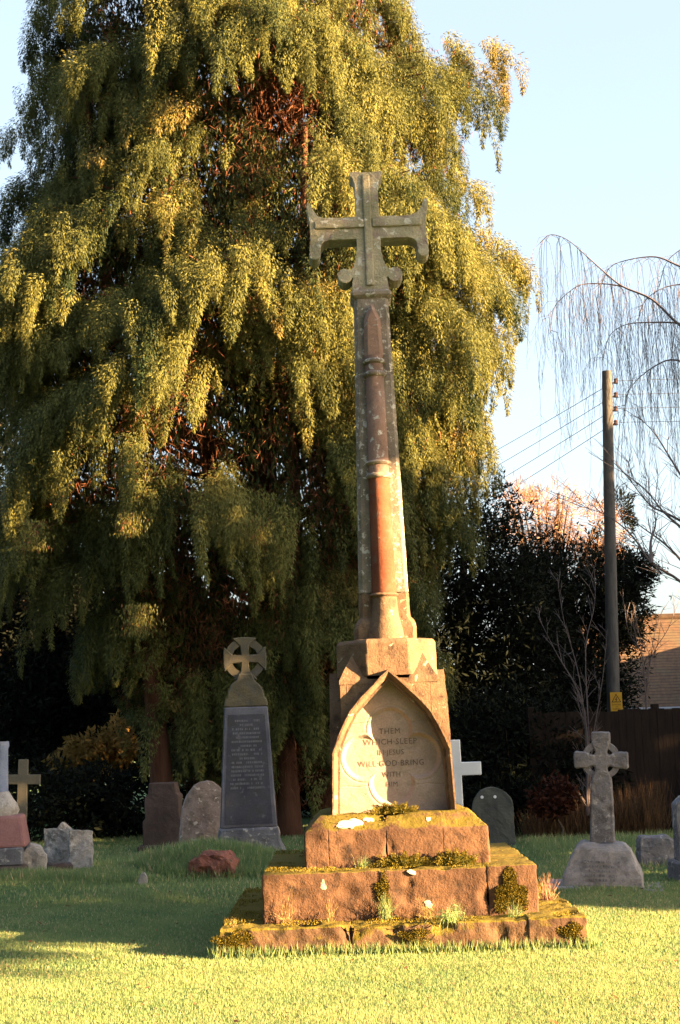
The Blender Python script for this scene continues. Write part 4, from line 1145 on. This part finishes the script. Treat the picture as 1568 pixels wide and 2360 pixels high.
# ------------------------------------------------------------------ bare trees on the right
def smooth(pts, k=5):
    out = []
    for i in range(len(pts) - 1):
        p0, p1, p2, p3 = pts[max(i-1, 0)], pts[i], pts[i+1], pts[min(i+2, len(pts)-1)]
        for q in range(k):
            u = q / k
            out.append(.5 * ((2*p1) + (p2 - p0)*u + (2*p0 - 5*p1 + 4*p2 - p3)*u*u + (3*p1 - p0 - 3*p2 + p3)*u**3))
    return out + [pts[-1]]
def bare_birch():
    D = 18.0
    base = Vector((6.8, 18.2, 0))
    t_ = thing('weeping_birch', 'leafless weeping birch trailing thin twigs at the upper right', 'tree', base)
    tb = MB()
    tb.tube([(0, 0, -.1), (.1, 0, 2.5), (-.1, 0, 5), (.05, .1, 8), (0, 0, 10.5)], [.22, .17, .14, .09, .03], 10)
    tb.build('trunk', M_bark_dark, t_, smooth=True)
    lim = MB(); tw = MB()
    paths = [
        [(1760, 900), (1640, 800), (1562, 745), (1503, 690), (1435, 660), (1392, 626), (1350, 588), (1307, 552), (1269, 541), (1245, 560)],
        [(1435, 660), (1392, 654), (1341, 656), (1307, 677), (1277, 711), (1268, 770)],
        [(1760, 720), (1640, 640), (1566, 613), (1511, 592), (1443, 600), (1405, 618), (1385, 660)],
        [(1760, 880), (1600, 760), (1562, 745), (1503, 743), (1443, 748), (1405, 775), (1390, 830)],
        [(1760, 980), (1640, 880), (1560, 830), (1500, 850), (1450, 900), (1440, 960)],
        [(1760, 620), (1660, 560), (1600, 560), (1540, 600), (1520, 660)],
        [(1760, 860), (1660, 700), (1600, 660), (1540, 660), (1490, 690), (1470, 740)],
    ]
    rng = random.Random(3)
    for pi_, pth in enumerate(paths):
        dd = D + rng.uniform(-.8, .8)
        pts = [P(x, y, dd + .12 * i) - base for i, (x, y) in enumerate(pth)]
        r0 = .026 if pth[0][0] > 1700 else .011
        n = len(pts)
        if pth[0][0] > 1700: pts = [Vector((0, 0, max(1, pts[0].z - 1.2)))] + pts; n += 1
        pts = smooth(pts); n = len(pts)
        lim.tube(pts, [max(.005, r0 * (1 - i / (n - .5)) ** 1.2) for i in range(n)], 6, False)
        # hanging twigs
        for i in range(1, n - 1):
            a, b = pts[i], pts[i + 1]
            seglen = (b - a).length
            for q in range(int(seglen * 24) + 1):
                s0 = a.lerp(b, rng.random()) 
                L = rng.uniform(.5, 2.1) if i > 9 else rng.uniform(.4, 1.3)
                ox = rng.uniform(-.35, .2)
                q4 = [s0, s0 + Vector((ox*.5, 0, .03 - L*.08)), s0 + Vector((ox*.9, rng.uniform(-.05, .05), -L*.4)), s0 + Vector((ox + rng.uniform(-.05, .05), 0, -L*.75)), s0 + Vector((ox + rng.uniform(-.06, .06), 0, -L))]
                tw.tube(q4, [.0032, .0028, .0024, .002, .0016], 3, False)
                # side twiglets
                for w in range(int(L * 4)):
                    fq = rng.uniform(.2, .95); base_p = q4[1].lerp(q4[4], fq)
                    tw.tube([base_p, base_p + Vector((rng.uniform(-.09, .09), rng.uniform(-.05, .05), -rng.uniform(.08, .3)))], .0016, 3, False)
    lim.build('limbs', M_twig, t_, smooth=True)
    tw.build('twigs', M_twig, t_)
bare_birch()

def bare_tree(name, label, base, paths, D, seed, dens=5, tl=(.2, .6), up=.2, r0=.022):
    rng = random.Random(seed)
    t_ = thing(name, label, 'tree', base)
    lim = MB(); tw = MB(); base = Vector(base)
    for pth in paths:
        pts = [P(x, y, D + .1*i) - base for i, (x, y) in enumerate(pth)]
        pts = smooth(pts, 4); n = len(pts)
        lim.tube(pts, [max(.004, r0 * (1 - i/(n - .4))) for i in range(n)], 6, False)
        for i in range(n - 1):
            a, b = pts[i], pts[i+1]
            for q in range(int((b - a).length * dens) + 1):
                s0 = a.lerp(b, rng.random()); d = (b - a).normalized()
                d = (d + Vector((rng.uniform(-.9, .9), rng.uniform(-.6, .6), rng.uniform(-.5, .9) + up))).normalized()
                L = rng.uniform(*tl); e = s0 + d*L*.5; e2 = e + (d + Vector((rng.uniform(-.4, .4), 0, rng.uniform(-.3, .3)))).normalized()*L*.5
                tw.tube([s0, e, e2], [.005, .004, .002], 3, False)
                for w in range(2):
                    d3 = (d + Vector((rng.uniform(-.9, .9), rng.uniform(-.5, .5), rng.uniform(-.6, .6)))).normalized()
                    tw.tube([e, e + d3*L*.4], [.003, .0018], 3, False)
    lim.build('limbs', M_twig, t_, smooth=True); tw.build('twigs', M_twig, t_)
    return t_
bt = bare_tree('bare_tree', 'leafless tree reaching thin branches in from the right edge', (4.9, 16, 0),
    [[(1720, 1560), (1640, 1420), (1568, 1340), (1503, 1298), (1460, 1238), (1418, 1200), (1380, 1180), (1341, 1168)],
     [(1720, 1400), (1620, 1240), (1550, 1190), (1500, 1165), (1455, 1110), (1420, 1070)],
     [(1700, 1250), (1600, 1140), (1560, 1080), (1510, 1000), (1470, 960)],
     [(1503, 1298), (1500, 1250), (1512, 1200), (1495, 1150)],
     [(1720, 1500), (1600, 1330), (1540, 1260), (1480, 1215), (1450, 1190)],
     [(1700, 1300), (1590, 1230), (1530, 1180), (1490, 1130), (1440, 1090)]], 15.5, 5)
tb = MB(); tb.tube([(0, 0, -.1), (.1, 0, 1.5), (P(1720, 1500, 15.5) - Vector((4.9, 16, 0))), (.3, 0, 5.5)], [.14, .11, .08, .03], 8); tb.build('trunk', M_bark_dark, bt, smooth=True)
st = bare_tree('bare_shrub', 'thin leafless saplings standing in front of the fence', at_ground(1340, 19.4),
    [[(1352, 1880), (1352, 1720), (1335, 1560), (1300, 1430), (1285, 1330)], [(1354, 1880), (1358, 1720), (1350, 1500), (1370, 1400), (1372, 1330)], [(1356, 1880), (1365, 1720), (1390, 1560), (1400, 1450)], [(1353, 1880), (1348, 1640), (1280, 1500), (1240, 1420)], [(1352, 1880), (1356, 1720), (1335, 1600)]], 19.2, 8, 3, (.15, .5), .3, .014)
st2 = bare_tree('bare_shrub', 'thin bare shrub in front of the sunlit roof', at_ground(1490, 22.0),
    [[(1492, 1880), (1490, 1640), (1480, 1500), (1465, 1420)], [(1492, 1880), (1490, 1640), (1505, 1480), (1525, 1410)], [(1493, 1880), (1492, 1560), (1540, 1450), (1560, 1400)], [(1491, 1880), (1485, 1540), (1450, 1460), (1440, 1400)]], 22.0, 9, 5, (.15, .5), .4, .012)

# ------------------------------------------------------------------ trees out of view that shade the churchyard
SH = Vector((math.sin(R(SUN_AZ)), math.cos(R(SUN_AZ)), 0)); UH = Vector((-SH.y, SH.x, 0)); TE = math.tan(R(SUN_EL))
def shade_trees():
    S0 = 15.0
    ra, rb = P(1430, 1490, 40.3), P(1568, 1538, 40.3); ua, ha, ub, hb = ra.dot(UH), ra.z - TE * ra.dot(SH), rb.dot(UH), rb.z - TE * rb.dot(SH)
    tu = [5, 9.5, 14, 17.7, 20.9, 25, 27.6, 34, ua, ub, 50]; tv = [7.6, 7.6, 7.8, 7.75, 6.9, 7.9, 7.0, 6.3, ha + .1, hb, hb - .5]
    groups = [(4, 14.5), (14.5, 22), (22, 30), (30, 38), (38, 50)]
    holes = []
    for q, hr in DAPPLES:
        s_ = q.dot(SH); holes.append((q.dot(UH), q.z - TE * s_, hr))
    for gi, (u0, u1) in enumerate(groups):
        uc = (u0 + u1) / 2 if gi else 13.6
        b = SH * S0 + UH * uc
        t_ = thing('unseen_tree', 'tall evergreen beyond the right edge whose shadow lies over the churchyard', 'tree', b, group='evergreens out of view to the right')
        n = int((4200 if gi == 0 else 1000) * (u1 - u0))
        u = RNG.uniform(u0, u1, n); s = S0 + RNG.uniform(-1.2, 1.2, n); h = RNG.uniform(-.6, 8.6, n)
        top = np.interp(u, tu + [], tv) + .22 * np.sin(u * 3.1) + .12 * np.sin(u * 7.7 + 1)
        lowb = np.interp(u, [7, 8.9, 9.3, 9.7, 9.9, 9.95, 10.5, 11.15, 11.2, 12.1, 12.2], [1.52, 1.50, 1.6, 1.95, 2.05, 4.45, 4.6, 4.4, 1.7, .95, -1])
        keep = (h < top - .12) & (h > lowb + .06)
        for hu, hh, hr in holes: keep &= np.hypot(u - hu, h - hh) > hr + .1
        u, s, h = u[keep], s[keep], h[keep]; n = len(u)
        z = h + TE * s
        pos = np.outer(s, np.array(SH)) + np.outer(u, np.array(UH)) + np.outer(z, [0, 0, 1.]) - np.array(b)
        ok = pos[:, 2] > .02; pos = pos[ok]; n = len(pos)
        lv = Leaves(); lv.add(pos - np.array([0, 0, .1]) + rnd3(n)*.06, rnd3(n), norm(np.array(SH) + rnd3(n) * .6), RNG.uniform(.3, .55, n) * np.where(u < 12.4, .42, 1), RNG.uniform(.2, .34, n) * np.where(u < 12.4, .55, 1), RNG.uniform(0, .9, n))
        lv.build('crown', M_yew, t_)
        tb = MB(); tb.tube([(0, 0, -.1), (0, 0, 4), (.1, 0, 8.5)], [.3, .24, .08], 10)
        if gi == 0:
            e = UH * -3
            tb.tube([(0, 0, 5), e * .4 + Vector((0, 0, 9)), e + Vector((0, 0, 10))], [.2, .12, .05], 8)
        tb.build('trunk', M_bark_dark, t_, smooth=True)
shade_trees()

def sky_blocker():  # unseen building added behind the camera to cut sky fill
    t_ = thing('unseen_sky_blocker', 'unseen stone mass added behind the viewer to block sky light', 'sky_blocker', (-12, -13, 0))
    mb = MB(); mb.box(-24, 17, -9, 0, 0, 9.5); mb.build('wall', M_shaft, t_)
    mb = MB(); mb.prism([(-9.6, 9.4), (.6, 9.4), (-4.5, 14.5)], -24.5, 17.5); o = mb.build('roof', M_tiles, t_); o.rotation_euler = (0, 0, R(90))
    mb = MB(); mb.box(17.02, 25, -8, 0, 0, 17); mb.build('tower', M_shaft, t_)
    for x in (-20, -13, -6, 1, 8):
        mb = MB(); mb.prism([(-1, 2.5), (1, 2.5), (1, 6), (.6, 7), (0, 7.7), (-.6, 7), (-1, 6)], -.06, .06); o = mb.build('window', M_slate, t_); o.location = (x, .02, 0)
        mb = MB(); mb.box(x + 3, x + 4, .003, 1.2, 0, 7); mb.build('buttress', M_shaft, t_, bevel=.02)
sky_blocker()
for i, (x, y, h) in enumerate(((-13, 3, 12), (-14, 9, 13), (-15.5, 15, 14))):  # extra trees added out of view on the left to darken the ambient
    cloud_tree('unseen_tree', 'unseen evergreen added beyond the left edge to block sky light', 'tree', (x, y, 0), [((x, y, h*.6), (3.2, 3.2, h*.45)), ((x, y + 1, h*.35), (3.2, 3.2, h*.33))], 5000, (.6, .35), M_yew, M_bark_dark, cut=-.6, group='evergreens added out of view to the left')

# ------------------------------------------------------------------ grass
def grass():
    Vs, Ts = [], []
    def patch(n, y0, y1, hgt, wid, power=1.0, tintb=.45, mask=None):
        y = y0 + (y1 - y0) * RNG.uniform(0, 1, n) ** power
        half = .262 * y + .5
        x = RNG.uniform(-1, 1, n) * half
        hx = np.abs(x - MX); hy = np.abs(y - MY)
        keep = ~((hx < 1.255) & (hy < 1.255))
        if mask is not None: keep &= mask(x, y)
        x, y = x[keep], y[keep]; n = len(x)
        patchn = np.sin(x * 2.1 + 1.3 * np.sin(y * 1.7)) * np.sin(y * 2.6 + x) * .5 + .5 * np.sin(x * 7.3 + y * 3.1) * np.sin(y * 6.1 - x * 2)
        h = hgt * RNG.uniform(.55, 1.15, n) * (1 + .25 * patchn)
        z = gh(x, y) - .005
        az = RNG.uniform(0, 2*np.pi, n); ln = RNG.uniform(.1, .75, n)
        d = np.stack([np.cos(az) * ln, np.sin(az) * ln, np.ones(n)], -1)
        nr = np.stack([np.cos(az + RNG.normal(0, .8, n)), np.sin(az + RNG.normal(0, .8, n)), np.full(n, .3)], -1)
        V, _ = kites(np.stack([x, y, z], -1), d, nr, h, wid * RNG.uniform(.7, 1.3, n), .4)
        t_ = np.clip(tintb + .14 * patchn + RNG.normal(0, .11, n), 0, .8)
        dead = RNG.random(n) < .06 + .5 * np.exp(-((x - 2.1) / .5) ** 2 - ((y - 7.7) / .45) ** 2) + .10 * np.clip(np.sin(x * 1.1 + 2) * np.sin(y * 1.9), 0, 1); t_[dead] = 1
        Vs.append(V); Ts.append(t_)
    patch(330000, 6.3, 9.6, .030, .0042)
    patch(230000, 9.4, 13.5, .034, .0055)
    patch(170000, 13.2, 24, .055, .010)
    # longer rough grass by the stones on the left mound and at the fence foot
    patch(30000, 13.4, 19, .10, .009, mask=lambda x, y: (x < -.9) & (np.sin(x*3+y*2) + np.sin(y*5-x) > .1))
    patch(60000, 14.8, 16.6, .15, .009, mask=lambda x, y: np.hypot((x + 1.4) / .9, (y - 15.8) / .6) < 1)
    patch(40000, 14.3, 15.6, .13, .009, mask=lambda x, y: np.hypot((x + 3.1) / 1.1, (y - 15.0) / .4) < 1)
    patch(20000, 15.5, 20.2, .11, .009, tintb=.6, mask=lambda x, y: (x > 2.2))
    # fringe round the lowest step
    n = 5200
    side = RNG.integers(0, 3, n); tpos = RNG.uniform(-1.3, 1.3, n); o_ = RNG.uniform(1.265, 1.33, n)
    x = MX + np.where(side == 0, tpos, np.where(side == 1, o_, -o_)); y = MY + np.where(side == 0, -o_, tpos)
    az = RNG.uniform(0, 2*np.pi, n); ln = RNG.uniform(.05, .5, n)
    d = np.stack([np.cos(az)*ln, np.sin(az)*ln, np.ones(n)], -1)
    V, _ = kites(np.stack([x, y, gh(x, y) - .01], -1), d, rnd3(n), RNG.uniform(.04, .12, n), .007, .4)
    Vs.append(V); Ts.append(np.clip(RNG.normal(.45, .2, n), 0, .9))
    # fallen leaves lying in the turf
    n = 700; y = RNG.uniform(6.5, 19, n); x = RNG.uniform(-1, 1, n) * (.262 * y + .5)
    k_ = ~((np.abs(x - MX) < 1.3) & (np.abs(y - MY) < 1.3)); x, y = x[k_], y[k_]; n = len(x)
    fl = Leaves(); fl.add(np.stack([x, y, gh(x, y) + .022], -1), rnd3(n) * np.array([1, 1, .25]), np.array([0, 0, 1.]) + rnd3(n) * .5, RNG.uniform(.025, .055, n), RNG.uniform(.015, .03, n), RNG.uniform(0, .9, n))
    tag(fl.build('fallen_leaves', leafmat('brown_fallen_leaves', (.10, .05, .025), (.25, .15, .07), None, .2)), 'brown leaves scattered over the lawn', 'leaves', kind='stuff')
    V = np.concatenate(Vs); T = np.concatenate(Ts)
    tag(np_mesh('lawn_grass', V, np.arange(len(V)).reshape(-1, 4), M_grassb, tint=T), 'mown grass of the churchyard lawn', 'grass', kind='stuff')
grass()
